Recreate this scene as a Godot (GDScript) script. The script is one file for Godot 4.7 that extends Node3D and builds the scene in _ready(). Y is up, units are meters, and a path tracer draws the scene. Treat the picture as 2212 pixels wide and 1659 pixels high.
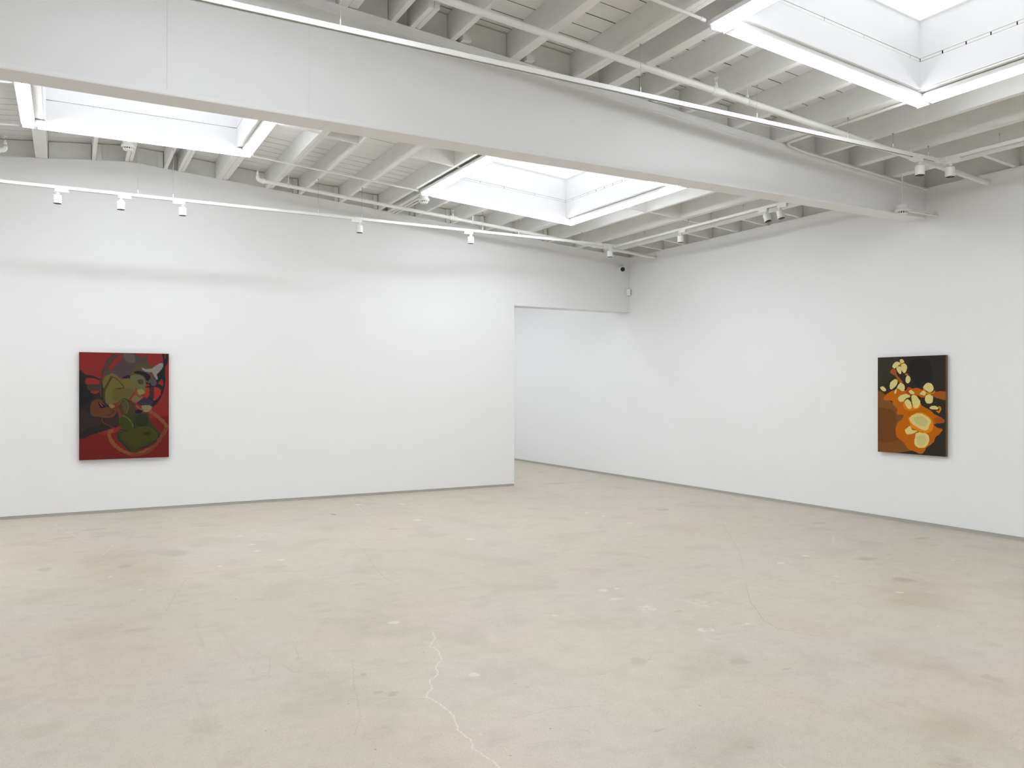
extends Node3D
# A white gallery under a low gable roof with open joists, skylights and a boxed girder. Units are metres, y up.
# The right wall lies along z at x = 8.25, the back wall along x at z = -10.9, the ridge along z at x = 0.65.

const WALL_X := 8.25
const BACK_Z := -10.9
const RIDGE := 0.65
const JD := 0.215          # depth of the joists
const BEAM_F := -5.56
const BEAM_B := -5.78
const BEAM_Y := 3.374

var mats := {}
var taken := {}
var base := Vector3.ZERO
var rng := RandomNumberGenerator.new()
var openings := []         # [x0, x1, z0, z1] of the skylight shafts


func _ready():
	rng.seed = 77
	setup_view()
	make_materials()
	make_floor()
	make_walls()
	make_roof()
	make_beam()
	make_skylights()
	make_paintings()
	make_tracks()
	make_pipes()
	make_small_things()


func setup_view():
	var cam := Camera3D.new()
	cam.name = "camera"
	add_child(cam)
	cam.position = Vector3(0, 1.5, 0)
	cam.rotation_degrees = Vector3(0, -28.85, 0)
	cam.keep_aspect = Camera3D.KEEP_HEIGHT
	var near := 0.05
	cam.set_frustum(near * 1659.0 / 1741.0, Vector2(0, near * 10.5 / 1741.0), near, 100.0)
	cam.current = true
	var we := WorldEnvironment.new()
	we.name = "world_environment"
	var e := Environment.new()
	var sky := Sky.new()
	var pm := ProceduralSkyMaterial.new()
	pm.sky_top_color = Color(0.75, 0.8, 0.86)
	pm.sky_horizon_color = Color(0.86, 0.87, 0.88)
	pm.ground_horizon_color = Color(0.6, 0.6, 0.58)
	pm.ground_bottom_color = Color(0.4, 0.39, 0.37)
	sky.sky_material = pm
	e.background_mode = Environment.BG_SKY
	e.sky = sky
	e.tonemap_mode = Environment.TONE_MAPPER_LINEAR
	e.tonemap_exposure = 0.985
	e.sdfgi_enabled = true
	e.ssao_enabled = true
	e.ssil_enabled = true
	we.environment = e
	add_child(we)


# light levels: radiance of the skylight panes and of the lamps under the strip lights
const PANE_GLOW := 0.64
const PANE_LAMP := 0.15
const TUBE_GLOW := 14.5
const TUBE_LAMP := 2.65
const DAYLIGHT := Color(0.96, 0.98, 1.0)
const LED := Color(0.95, 0.97, 1.0)


# ---------------------------------------------------------------- helpers
func mat(key, color, rough := 0.6, metal := 0.0) -> StandardMaterial3D:
	var m := StandardMaterial3D.new()
	m.resource_name = key
	m.albedo_color = color
	m.roughness = rough
	m.metallic = metal
	mats[key] = m
	return m


func glow(key, color, energy):
	var m = mat(key, Color(0.9, 0.9, 0.9), 0.5)
	m.emission_enabled = true
	m.emission = color
	m.emission_energy_multiplier = energy
	return m


func noise_tex(size, freq, octaves, seed_value, normal, bump := 2.0) -> NoiseTexture2D:
	var n := FastNoiseLite.new()
	n.seed = seed_value
	n.noise_type = FastNoiseLite.TYPE_SIMPLEX_SMOOTH
	n.frequency = freq
	n.fractal_octaves = octaves
	var t := NoiseTexture2D.new()
	t.width = size
	t.height = size
	t.seamless = true
	t.noise = n
	t.as_normal_map = normal
	t.bump_strength = bump
	return t


func make_materials():
	var wall = mat("wall_paint", Color8(246, 246, 245), 0.7)
	wall.normal_enabled = true
	wall.normal_texture = noise_tex(512, 0.03, 3, 3, true, 1.0)
	wall.normal_scale = 0.08
	wall.uv1_triplanar = true
	wall.uv1_world_triplanar = true
	wall.uv1_scale = Vector3(1.2, 1.2, 1.2)
	# brushed paint over rough sawn timber: faint cloudy tone, a little relief
	var ramp := Gradient.new()
	ramp.set_color(0, Color8(245, 245, 242))
	ramp.set_color(1, Color8(249, 249, 248))
	ramp.set_offset(0, 0.12)
	ramp.set_offset(1, 0.42)
	var tone = noise_tex(512, 0.012, 4, 11, false)
	tone.color_ramp = ramp
	for spec in [["timber_paint", Vector3(0.9, 0.9, 0.35)], ["plank_paint", Vector3(0.35, 0.9, 0.9)]]:
		var t = mat(spec[0], Color8(252, 252, 250), 0.62)
		t.albedo_texture = tone
		t.normal_enabled = true
		t.normal_texture = noise_tex(512, 0.025, 4, 5, true, 2.0)
		t.normal_scale = 0.14
		t.uv1_triplanar = true
		t.uv1_world_triplanar = true
		t.uv1_scale = spec[1]
	mat("shaft_paint", Color8(243, 243, 244), 0.5)
	mat("metal_white", Color8(240, 240, 236), 0.38)
	mat("pipe_white", Color8(243, 242, 238), 0.42)
	mat("plastic_white", Color8(240, 240, 238), 0.4)
	mat("felt_dark", Color8(58, 54, 46), 0.95)
	mat("bare_edge", Color8(74, 64, 50), 0.9)
	mat("slot_dark", Color8(70, 68, 62), 0.8)
	mat("lens_dark", Color8(38, 36, 34), 0.25)
	mat("vent_dark", Color8(60, 58, 56), 0.7)
	mat("wire_grey", Color8(176, 174, 166), 0.5, 0.2)
	mat("reveal_grey", Color8(182, 180, 172), 0.55)
	mat("concrete_edge", Color8(150, 147, 138), 0.8)
	mat("lamp_body", Color8(246, 246, 244), 0.4)
	glow("tube_glow", LED, TUBE_GLOW)
	glow("pane_glow", DAYLIGHT, PANE_GLOW)


func numbered(called) -> String:
	var n = taken.get(called, 0)
	taken[called] = n + 1
	return called if n == 0 else "%s_%03d" % [called, n]


func thing(called, label, category, at := Vector3.ZERO, group := "") -> Node3D:
	var o := Node3D.new()
	o.name = numbered(called)
	add_child(o)
	o.position = at
	tag(o, label, category, group)
	return o


func structure(called, label, category, at := Vector3.ZERO) -> Node3D:
	var o = thing(called, label, category, at)
	o.set_meta("kind", "structure")
	return o


func tag(o, label, category, group := ""):
	o.set_meta("label", label)
	o.set_meta("category", category)
	if group != "":
		o.set_meta("group", group)


func begin() -> SurfaceTool:
	var st := SurfaceTool.new()
	st.begin(Mesh.PRIMITIVE_TRIANGLES)
	return st


func commit(st: SurfaceTool, called, m, parent) -> MeshInstance3D:
	# vertices are given in world places; they are stored about the thing's base
	var o := MeshInstance3D.new()
	o.name = called
	o.mesh = st.commit()
	o.material_override = null
	o.mesh.surface_set_material(0, mats[m])
	o.cast_shadow = GeometryInstance3D.SHADOW_CASTING_SETTING_ON
	parent.add_child(o, true)
	return o


func vert(st: SurfaceTool, p: Vector3, n: Vector3):
	st.set_normal(n)
	st.add_vertex(p - base)


func tri(st, a: Vector3, b: Vector3, c: Vector3, n: Vector3):
	if (b - a).cross(c - a).dot(n) > 0.0:
		vert(st, a, n); vert(st, c, n); vert(st, b, n)
	else:
		vert(st, a, n); vert(st, b, n); vert(st, c, n)


func smooth_tri(st, a, b, c, na: Vector3, nb: Vector3, nc: Vector3):
	if (b - a).cross(c - a).dot(na + nb + nc) > 0.0:
		vert(st, a, na); vert(st, c, nc); vert(st, b, nb)
	else:
		vert(st, a, na); vert(st, b, nb); vert(st, c, nc)


func quad(st, a, b, c, d, n):
	tri(st, a, b, c, n)
	tri(st, a, c, d, n)


func extrude(st, poly: PackedVector2Array, frame: Transform3D, length: float):
	# poly lies in the frame's xy plane and is drawn out along its z
	var idx := Geometry2D.triangulate_polygon(poly)
	var zn := frame.basis.z.normalized()
	for k in range(0, idx.size(), 3):
		for e in 2:
			var z = length * e
			var q := []
			for j in 3:
				var p := poly[idx[k + j]]
				q.append(frame * Vector3(p.x, p.y, z))
			tri(st, q[0], q[1], q[2], zn if e == 1 else -zn)
	var turn = -1.0 if Geometry2D.is_polygon_clockwise(poly) else 1.0
	for k in poly.size():
		var a := poly[k]
		var b := poly[(k + 1) % poly.size()]
		if a.distance_to(b) < 1e-6:
			continue
		var d := (b - a).normalized()
		var n := (frame.basis * Vector3(d.y * turn, -d.x * turn, 0)).normalized()
		quad(st, frame * Vector3(a.x, a.y, 0), frame * Vector3(b.x, b.y, 0), frame * Vector3(b.x, b.y, length), frame * Vector3(a.x, a.y, length), n)


func prism_z(st, poly, z0, z1):
	extrude(st, PackedVector2Array(poly), Transform3D(Basis(), Vector3(0, 0, z0)), z1 - z0)


func prism_x(st, poly_zy, x0, x1, slope := 0.0):
	# poly of (z, y) pairs drawn out along x, rising by slope per metre
	var b := Basis(Vector3(0, 0, -1), Vector3(0, 1, 0), Vector3(1, slope, 0))
	var p := PackedVector2Array()
	for v in poly_zy:
		p.append(Vector2(-v.x, v.y))
	extrude(st, p, Transform3D(b, Vector3(x0, 0, 0)), x1 - x0)


func box(st, lo: Vector3, hi: Vector3, bev := 0.0):
	if bev <= 0.0:
		prism_z(st, [Vector2(lo.x, lo.y), Vector2(hi.x, lo.y), Vector2(hi.x, hi.y), Vector2(lo.x, hi.y)], lo.z, hi.z)
		return
	prism_z(st, chamfered(lo.x, lo.y, hi.x, hi.y, bev), lo.z + bev, hi.z - bev)
	for e in 2:
		var z0 = lo.z + bev if e == 0 else hi.z - bev
		var z1 = lo.z if e == 0 else hi.z
		var outer := chamfered(lo.x, lo.y, hi.x, hi.y, bev)
		var inner := chamfered(lo.x + bev, lo.y + bev, hi.x - bev, hi.y - bev, bev * 0.5)
		var n := Vector3(0, 0, -1 if e == 0 else 1)
		var c := Vector3((lo.x + hi.x) / 2, (lo.y + hi.y) / 2, z1)
		for k in 8:
			var j := (k + 1) % 8
			var a := Vector3(outer[k].x, outer[k].y, z0)
			var b := Vector3(outer[j].x, outer[j].y, z0)
			var a2 := Vector3(inner[k].x, inner[k].y, z1)
			var b2 := Vector3(inner[j].x, inner[j].y, z1)
			var mid := (outer[k] + outer[j]) / 2 - Vector2(c.x, c.y)
			quad(st, a, b, b2, a2, (n + Vector3(mid.x, mid.y, 0).normalized()).normalized())
			tri(st, c, a2, b2, n)


func chamfered(x0, y0, x1, y1, b) -> PackedVector2Array:
	return PackedVector2Array([Vector2(x0 + b, y0), Vector2(x1 - b, y0), Vector2(x1, y0 + b), Vector2(x1, y1 - b), Vector2(x1 - b, y1), Vector2(x0 + b, y1), Vector2(x0, y1 - b), Vector2(x0, y0 + b)])


func frame_along(d: Vector3) -> Basis:
	var z := d.normalized()
	var x := Vector3.UP.cross(z)
	if x.length() < 0.01:
		x = Vector3.RIGHT
	x = x.normalized()
	return Basis(x, z.cross(x), z)


func tube(st, pts: Array, r: float, sides := 12, caps := true):
	var rings := []
	for k in pts.size():
		var d: Vector3
		if k == 0: d = pts[1] - pts[0]
		elif k == pts.size() - 1: d = pts[k] - pts[k - 1]
		else: d = (pts[k] - pts[k - 1]).normalized() + (pts[k + 1] - pts[k]).normalized()
		var b := frame_along(d)
		var ring := []
		for s in sides:
			var a := TAU * s / sides
			ring.append(b.x * cos(a) + b.y * sin(a))
		rings.append(ring)
	for k in pts.size() - 1:
		for s in sides:
			var t := (s + 1) % sides
			var n0: Vector3 = rings[k][s]
			var n1: Vector3 = rings[k][t]
			var n2: Vector3 = rings[k + 1][t]
			var n3: Vector3 = rings[k + 1][s]
			smooth_tri(st, pts[k] + n0 * r, pts[k] + n1 * r, pts[k + 1] + n2 * r, n0, n1, n2)
			smooth_tri(st, pts[k] + n0 * r, pts[k + 1] + n2 * r, pts[k + 1] + n3 * r, n0, n2, n3)
	if caps:
		for e in [0, pts.size() - 1]:
			var n: Vector3 = (pts[0] - pts[1]).normalized() if e == 0 else (pts[e] - pts[e - 1]).normalized()
			for s in sides:
				tri(st, pts[e], pts[e] + rings[e][s] * r, pts[e] + rings[e][(s + 1) % sides] * r, n)


func lathe(st, profile: Array, at: Vector3, axis: Vector3, sides := 24):
	# profile of (radius, distance along the axis); each band is shaded smooth round, flat along
	var b := frame_along(axis)
	for k in profile.size() - 1:
		var p: Vector2 = profile[k]
		var q: Vector2 = profile[k + 1]
		var d := q - p
		if d.length() < 1e-6:
			continue
		for s in sides:
			var a0 := TAU * s / sides
			var a1 := TAU * (s + 1) / sides
			var r0 := b.x * cos(a0) + b.y * sin(a0)
			var r1 := b.x * cos(a1) + b.y * sin(a1)
			var n0 := (r0 * d.y - b.z * d.x).normalized()
			var n1 := (r1 * d.y - b.z * d.x).normalized()
			var A := at + r0 * p.x + b.z * p.y
			var B := at + r1 * p.x + b.z * p.y
			var C := at + r1 * q.x + b.z * q.y
			var D := at + r0 * q.x + b.z * q.y
			if p.x > 1e-6: smooth_tri(st, A, B, C, n0, n1, n1)
			if q.x > 1e-6: smooth_tri(st, A, C, D, n0, n1, n0)


func bend(path: Array, r: float) -> Array:
	# rounds the corners of a path
	var out := [path[0]]
	for k in range(1, path.size() - 1):
		var a: Vector3 = (path[k - 1] - path[k]).normalized() * r
		var c: Vector3 = (path[k + 1] - path[k]).normalized() * r
		for i in 7:
			var t := i / 6.0
			out.append(path[k] + a * (1 - t) * (1 - t) + c * t * t)
	out.append(path[-1])
	return out


# the underside of the joists and of the boarding
func jy(x: float) -> float:
	return 3.703 + 0.076 * (WALL_X - x) if x > RIDGE else 4.281 - 0.09 * (RIDGE - x)


func dy(x: float) -> float:
	return jy(x) + JD


# ---------------------------------------------------------------- floor
var fim: Image
var fx0 := 0.0
var fz0 := 0.0
var fpm := 1.0
var fstage := 0
var fnoise: FastNoiseLite


func crack(pts: Array, w: float, col: Color, a: float, jit: float):
	if fstage == 0:
		return
	var r := RandomNumberGenerator.new()
	r.seed = int(abs(pts[0] * 1000.0) + abs(pts[1] * 7000.0))
	var wide := w > 0.02
	for k in range(0, pts.size() - 2, 2):
		var p := Vector2(pts[k], pts[k + 1])
		var q := Vector2(pts[k + 2], pts[k + 3])
		var n := int(ceil(p.distance_to(q) / (0.02 if wide else 0.004)))
		var side := (q - p).orthogonal().normalized()
		for i in n:
			var t := float(i) / n
			var c := p.lerp(q, t) + side * (fnoise.get_noise_2d(p.x * 40.0 + t * p.distance_to(q) * 60.0, p.y * 40.0) * jit * (0.0 if wide else 1.0))
			var rad := w * 0.5 * r.randf_range(0.5, 1.4)
			soft(c.x, c.y, rad, rad, col, a * (r.randf_range(0.45, 1.0) if not wide else 0.22), 0)


func spot(x: float, z: float, sx: float, sz: float, col: Color, a: float, blotch: int):
	var big := sx > 0.12 or sz > 0.12
	if big != (fstage == 0):
		return
	soft(x, z, sx, sz, col, a, 1 + blotch)


func soft(x: float, z: float, sx: float, sz: float, col: Color, a: float, mode: int):
	var w := fim.get_width()
	var cx := (x - fx0) * fpm
	var cz := (z - fz0) * fpm
	var rx := maxf(sx * fpm, 0.75) * (1.25 if mode else 1.0)
	var rz := maxf(sz * fpm, 0.75) * (1.25 if mode else 1.0)
	if mode == 0:
		a *= minf(1.0, sx * fpm / 0.75)
	for j in range(maxi(0, int(cz - rz)), mini(w, int(cz + rz) + 2)):
		for i in range(maxi(0, int(cx - rx)), mini(w, int(cx + rx) + 2)):
			var u := (i + 0.5 - cx) / rx
			var v := (j + 0.5 - cz) / rz
			var d := sqrt(u * u + v * v)
			var k := 0.0
			if mode == 0:
				k = clampf((1.15 - d) * 2.0, 0.0, 1.0)
			else:
				var X := fx0 + i / fpm
				var Z := fz0 + j / fpm
				d += fnoise.get_noise_2d(X * 14.0 / maxf(sx, 0.03) * 0.12, Z * 14.0 / maxf(sx, 0.03) * 0.12) * (0.75 if mode == 2 else 0.5)
				k = clampf((1.0 - d) * (2.5 if sx < 0.12 else 1.3), 0.0, 1.0)
				if mode == 2:
					k *= clampf(0.55 + fnoise.get_noise_2d(X * 60.0, Z * 60.0) * 1.6, 0.0, 1.0)
			if k > 0.0:
				fim.set_pixel(i, j, fim.get_pixel(i, j).lerp(col, k * a * (0.62 if mode and col.v < 0.72 else (0.6 if sx > 0.25 else 0.85))))


func floor_marks():
	crack([1.97, -4.59, 1.93, -4.46, 1.85, -4.35, 1.86, -4.25, 1.81, -4.10, 1.74, -4.01, 1.70, -3.89, 1.63, -3.84, 1.60, -3.74, 1.53, -3.64, 1.55, -3.56, 1.55, -3.42, 1.55, -3.36, 1.51, -3.25, 1.50, -3.18, 1.51, -3.10, 1.48, -3.02, 1.49, -2.94, 1.50, -2.86, 1.49, -2.80], 0.008, Color("e6e1d4"), 1.0, 0.01)
	crack([1.80, -4.91, 1.88, -4.78, 1.97, -4.59], 0.004, Color("e6e1d4"), 0.4, 0.01)
	crack([-0.33, -5.32, -0.17, -5.52, -0.03, -5.62, 0.05, -5.68, 0.27, -5.87, 0.42, -5.98, 0.62, -6.28, 0.81, -6.53, 0.90, -6.73], 0.006, Color("ddd6c8"), 0.45, 0.01)
	crack([-0.33, -5.31, -0.17, -5.50], 0.004, Color("8f887a"), 0.5, 0.01)
	crack([0.10, -5.71, 0.39, -5.57, 0.59, -5.55, 0.76, -5.53, 0.83, -5.48], 0.006, Color("b09a90"), 0.5, 0.01)
	crack([0.83, -5.48, 0.84, -4.91, 0.84, -4.64], 0.03, Color("b8a396"), 0.45, 0.01)
	crack([0.71, -5.46, 0.70, -5.19, 0.69, -4.97], 0.022, Color("8d8074"), 0.4, 0.01)
	crack([-0.30, -4.77, 0.11, -4.58, 0.42, -4.45, 0.74, -4.33, 1.06, -4.19, 1.23, -4.15, 1.68, -4.13], 0.005, Color("8f887a"), 0.32, 0.01)
	crack([1.12, -5.20, 1.28, -5.26, 1.53, -5.18, 1.66, -5.04, 1.80, -4.91], 0.005, Color("8f887a"), 0.45, 0.01)
	crack([1.38, -4.34, 1.27, -3.96, 1.17, -3.56, 1.08, -3.38], 0.005, Color("8f887a"), 0.35, 0.01)
	crack([0.86, -4.50, 0.86, -4.38, 0.93, -4.36], 0.005, Color("8f887a"), 0.5, 0.01)
	crack([1.02, -4.45, 1.04, -4.31, 1.17, -4.20, 1.30, -4.17], 0.005, Color("8f887a"), 0.45, 0.01)
	crack([1.12, -3.83, 1.52, -3.62], 0.005, Color("a38f80"), 0.45, 0.01)
	crack([0.55, -4.66, 0.55, -4.18, 0.55, -3.81, 0.53, -3.41], 0.03, Color("a99f90"), 0.25, 0.01)
	crack([-0.05, -5.55, -0.03, -5.07, -0.00, -4.66], 0.03, Color("b0a598"), 0.3, 0.01)
	crack([0.08, -4.84, 0.22, -4.86], 0.005, Color("8f887a"), 0.45, 0.01)
	crack([2.42, -7.84, 2.40, -7.20, 2.26, -6.50, 2.20, -6.10, 2.22, -5.79], 0.006, Color("8f887a"), 0.4, 0.01)
	crack([-0.14, -10.36, -0.01, -9.62, 0.15, -8.95, 0.38, -8.62, 0.27, -8.14], 0.01, Color("e6e1d4"), 0.5, 0.01)
	crack([3.40, -10.81, 3.16, -9.51, 3.13, -8.74], 0.01, Color("e6e1d4"), 0.5, 0.01)
	crack([0.58, -5.89, 0.70, -6.39, 0.81, -6.78], 0.006, Color("8f887a"), 0.4, 0.01)
	crack([0.93, -4.34, 0.98, -4.56, 0.95, -4.75], 0.004, Color("8f887a"), 0.4, 0.01)
	crack([1.16, -4.71, 1.12, -4.48, 1.19, -4.97], 0.004, Color("8f887a"), 0.3, 0.01)
	crack([3.35, -5.30, 3.71, -5.23, 4.00, -5.12, 4.30, -5.09, 4.57, -4.98], 0.007, Color("e6e1d4"), 0.5, 0.01)
	crack([4.58, -4.58, 4.21, -4.16, 3.95, -3.79, 3.89, -3.62, 3.96, -3.44, 3.99, -3.38], 0.006, Color("8f887a"), 0.55, 0.01)
	crack([6.50, -6.88, 5.44, -5.52, 4.98, -5.00], 0.007, Color("8f887a"), 0.3, 0.01)
	crack([6.58, -8.67, 6.41, -8.16, 6.37, -7.53, 6.09, -6.93], 0.01, Color("e6e1d4"), 0.5, 0.01)
	crack([4.57, -7.76, 4.62, -6.77, 4.74, -6.36], 0.009, Color("e6e1d4"), 0.35, 0.01)
	crack([6.08, -6.27, 5.91, -5.78, 5.83, -5.41], 0.008, Color("e6e1d4"), 0.3, 0.01)
	crack([1.77, -3.21, 1.88, -3.21, 1.96, -3.22, 2.12, -3.18, 2.27, -3.12], 0.004, Color("8f887a"), 0.6, 0.01)
	crack([3.09, -2.97, 3.12, -2.85, 3.13, -2.69, 3.07, -2.54], 0.004, Color("8f887a"), 0.5, 0.01)
	crack([6.90, -5.66, 6.48, -5.33, 6.39, -5.06, 6.41, -4.93], 0.009, Color("e6e1d4"), 0.6, 0.01)
	crack([6.15, -4.46, 5.99, -4.15, 5.88, -3.90, 5.96, -3.65, 5.98, -3.41, 6.03, -3.31], 0.009, Color("e6e1d4"), 0.45, 0.01)
	crack([3.43, -2.56, 3.47, -2.38], 0.005, Color("8f887a"), 0.4, 0.01)
	crack([3.06, -2.53, 3.09, -2.42, 3.08, -2.25, 3.07, -2.11, 3.10, -1.96], 0.025, Color("d8d2c4"), 0.35, 0.01)
	crack([4.64, -3.93, 4.99, -3.91], 0.006, Color("8f887a"), 0.25, 0.01)
	crack([1.98, -2.96, 2.00, -2.91], 0.006, Color("8f887a"), 0.4, 0.01)
	crack([2.49, -2.31, 2.49, -2.27], 0.009, Color("e6e1d4"), 0.7, 0.01)
	crack([3.54, -2.00, 3.68, -2.03], 0.006, Color("8f887a"), 0.35, 0.01)
	spot(1.63, -7.16, 0.039, 0.048, Color("e9e6dc"), 0.7, 0)
	spot(1.53, -7.67, 0.032, 0.021, Color("e9e6dc"), 0.7, 0)
	spot(1.55, -8.02, 0.031, 0.023, Color("e9e6dc"), 0.7, 0)
	spot(1.54, -8.54, 0.035, 0.032, Color("e9e6dc"), 0.7, 0)
	spot(3.50, -8.59, 0.053, 0.049, Color("e9e6dc"), 0.7, 0)
	spot(3.81, -9.90, 0.036, 0.053, Color("e9e6dc"), 0.7, 0)
	spot(3.52, -7.24, 0.046, 0.049, Color("e9e6dc"), 0.7, 0)
	spot(1.13, -7.17, 0.018, 0.018, Color("e9e6dc"), 0.7, 0)
	spot(0.48, -6.61, 0.024, 0.021, Color("e9e6dc"), 0.7, 0)
	spot(1.83, -4.90, 0.033, 0.036, Color("e9e6dc"), 0.7, 0)
	spot(1.87, -3.80, 0.027, 0.034, Color("e9e6dc"), 0.7, 0)
	spot(0.30, -7.18, 0.023, 0.020, Color("e9e6dc"), 0.7, 0)
	spot(3.30, -10.11, 0.045, 0.042, Color("e9e6dc"), 0.7, 0)
	spot(1.87, -4.36, 0.031, 0.064, Color("d6dccb"), 0.6, 1)
	spot(5.38, -4.96, 0.040, 0.037, Color("e8e4d8"), 0.75, 0)
	spot(5.80, -5.07, 0.029, 0.030, Color("e8e4d8"), 0.75, 0)
	spot(3.49, -4.93, 0.033, 0.038, Color("e8e4d8"), 0.75, 0)
	spot(3.61, -4.92, 0.021, 0.018, Color("e8e4d8"), 0.75, 0)
	spot(5.37, -3.83, 0.027, 0.027, Color("e8e4d8"), 0.75, 0)
	spot(6.77, -4.31, 0.014, 0.019, Color("e8e4d8"), 0.75, 0)
	spot(4.82, -3.16, 0.013, 0.012, Color("e8e4d8"), 0.75, 0)
	spot(5.51, -8.11, 0.039, 0.036, Color("e8e4d8"), 0.75, 0)
	spot(5.53, -7.80, 0.027, 0.026, Color("e8e4d8"), 0.75, 0)
	spot(5.50, -7.25, 0.036, 0.039, Color("e8e4d8"), 0.75, 0)
	spot(3.45, -4.37, 0.059, 0.069, Color("e6e2d6"), 0.7, 1)
	spot(3.47, -3.81, 0.043, 0.038, Color("e6e2d6"), 0.7, 1)
	spot(3.83, -3.77, 0.041, 0.036, Color("e6e2d6"), 0.7, 1)
	spot(5.38, -4.40, 0.037, 0.056, Color("e6e2d6"), 0.7, 1)
	spot(2.82, -4.53, 0.018, 0.022, Color("e6e2d6"), 0.7, 1)
	spot(3.45, -4.69, 0.075, 0.032, Color("e6e2d6"), 0.7, 1)
	spot(3.88, -4.31, 0.089, 0.122, Color("dde0d4"), 0.55, 1)
	spot(3.08, -2.42, 0.021, 0.025, Color("e0dace"), 0.4, 1)
	spot(0.23, -9.68, 0.111, 0.057, Color("8f877b"), 0.4, 0)
	spot(-0.09, -9.27, 0.139, 0.050, Color("8f877b"), 0.4, 0)
	spot(1.30, -9.36, 0.152, 0.037, Color("8f877b"), 0.4, 0)
	spot(0.90, -9.84, 0.078, 0.039, Color("8f877b"), 0.4, 0)
	spot(0.24, -9.19, 0.070, 0.038, Color("8f877b"), 0.4, 0)
	spot(-0.17, -7.74, 0.058, 0.077, Color("8f877b"), 0.4, 0)
	spot(0.86, -7.92, 0.106, 0.124, Color("8f877b"), 0.4, 0)
	spot(0.42, -7.54, 0.059, 0.062, Color("8f877b"), 0.4, 0)
	spot(3.05, -8.17, 0.074, 0.043, Color("8f877b"), 0.4, 0)
	spot(1.40, -3.75, 0.031, 0.027, Color("8b8272"), 0.4, 0)
	spot(1.34, -3.81, 0.023, 0.021, Color("8b8272"), 0.4, 0)
	spot(1.36, -4.08, 0.017, 0.021, Color("8b8272"), 0.4, 0)
	spot(1.12, -3.21, 0.006, 0.006, Color("5d564b"), 0.7, 0)
	spot(1.77, -4.26, 0.005, 0.008, Color("5d564b"), 0.7, 0)
	spot(1.05, -5.99, 0.007, 0.013, Color("5d564b"), 0.7, 0)
	spot(1.17, -3.74, 0.004, 0.006, Color("5d564b"), 0.7, 0)
	spot(0.76, -3.62, 0.004, 0.005, Color("5d564b"), 0.7, 0)
	spot(2.78, -9.47, 0.028, 0.053, Color("5d564b"), 0.7, 0)
	spot(1.53, -6.90, 0.078, 0.070, Color("a2998a"), 0.3, 0)
	spot(0.37, -5.53, 0.094, 0.048, Color("a2998a"), 0.3, 0)
	spot(0.40, -6.30, 0.016, 0.031, Color("a2998a"), 0.3, 0)
	spot(1.94, -5.99, 0.053, 0.037, Color("a2998a"), 0.3, 0)
	spot(1.50, -5.39, 0.062, 0.040, Color("a2998a"), 0.3, 0)
	spot(0.53, -3.79, 0.062, 0.110, Color("a09684"), 0.25, 0)
	spot(-0.10, -4.10, 0.081, 0.084, Color("a09684"), 0.25, 0)
	spot(0.56, -3.37, 0.046, 0.050, Color("a09684"), 0.25, 0)
	spot(6.16, -4.72, 0.133, 0.068, Color("7f776a"), 0.55, 0)
	spot(5.75, -4.06, 0.073, 0.077, Color("857d70"), 0.4, 0)
	spot(6.45, -7.85, 0.086, 0.057, Color("857d70"), 0.4, 0)
	spot(7.21, -8.15, 0.061, 0.043, Color("857d70"), 0.4, 0)
	spot(7.36, -6.23, 0.091, 0.039, Color("857d70"), 0.4, 0)
	spot(6.82, -10.86, 0.257, 0.078, Color("857d70"), 0.4, 0)
	spot(7.53, -5.10, 0.105, 0.031, Color("857d70"), 0.4, 0)
	spot(2.28, -2.79, 0.041, 0.010, Color("857d70"), 0.4, 0)
	spot(3.37, -3.07, 0.031, 0.011, Color("857d70"), 0.4, 0)
	spot(2.47, -3.48, 0.024, 0.007, Color("857d70"), 0.4, 0)
	spot(2.75, -3.56, 0.045, 0.047, Color("8f8675"), 0.35, 0)
	spot(3.23, -3.28, 0.051, 0.047, Color("8f8675"), 0.35, 0)
	spot(2.50, -2.47, 0.014, 0.015, Color("8f8675"), 0.35, 0)
	spot(4.20, -2.46, 0.036, 0.067, Color("8f8675"), 0.35, 0)
	spot(3.61, -4.22, 0.023, 0.017, Color("8f8675"), 0.35, 0)
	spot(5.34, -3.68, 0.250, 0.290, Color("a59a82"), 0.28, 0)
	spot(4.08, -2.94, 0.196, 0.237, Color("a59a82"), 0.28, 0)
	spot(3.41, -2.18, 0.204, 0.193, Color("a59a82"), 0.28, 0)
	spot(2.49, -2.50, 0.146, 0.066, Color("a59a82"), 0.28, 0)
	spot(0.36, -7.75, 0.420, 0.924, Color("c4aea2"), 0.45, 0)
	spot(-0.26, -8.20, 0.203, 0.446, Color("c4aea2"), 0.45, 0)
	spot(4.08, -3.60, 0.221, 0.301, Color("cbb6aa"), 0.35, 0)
	spot(5.97, -6.33, 0.363, 0.543, Color("cbb6aa"), 0.35, 0)
	spot(5.95, -8.89, 0.459, 0.653, Color("cbb6aa"), 0.35, 0)
	spot(1.22, -5.81, 0.408, 0.802, Color("c3c6b4"), 0.4, 0)
	spot(2.93, -6.67, 0.521, 1.008, Color("c3c6b4"), 0.4, 0)
	spot(1.63, -7.74, 0.283, 0.494, Color("c6c2c2"), 0.5, 0)
	spot(2.88, -9.25, 0.409, 0.518, Color("c6c2c2"), 0.5, 0)
	# small scratches, pits and crumbs of filler, none of them placed by hand
	var r := RandomNumberGenerator.new()
	r.seed = 515
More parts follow.
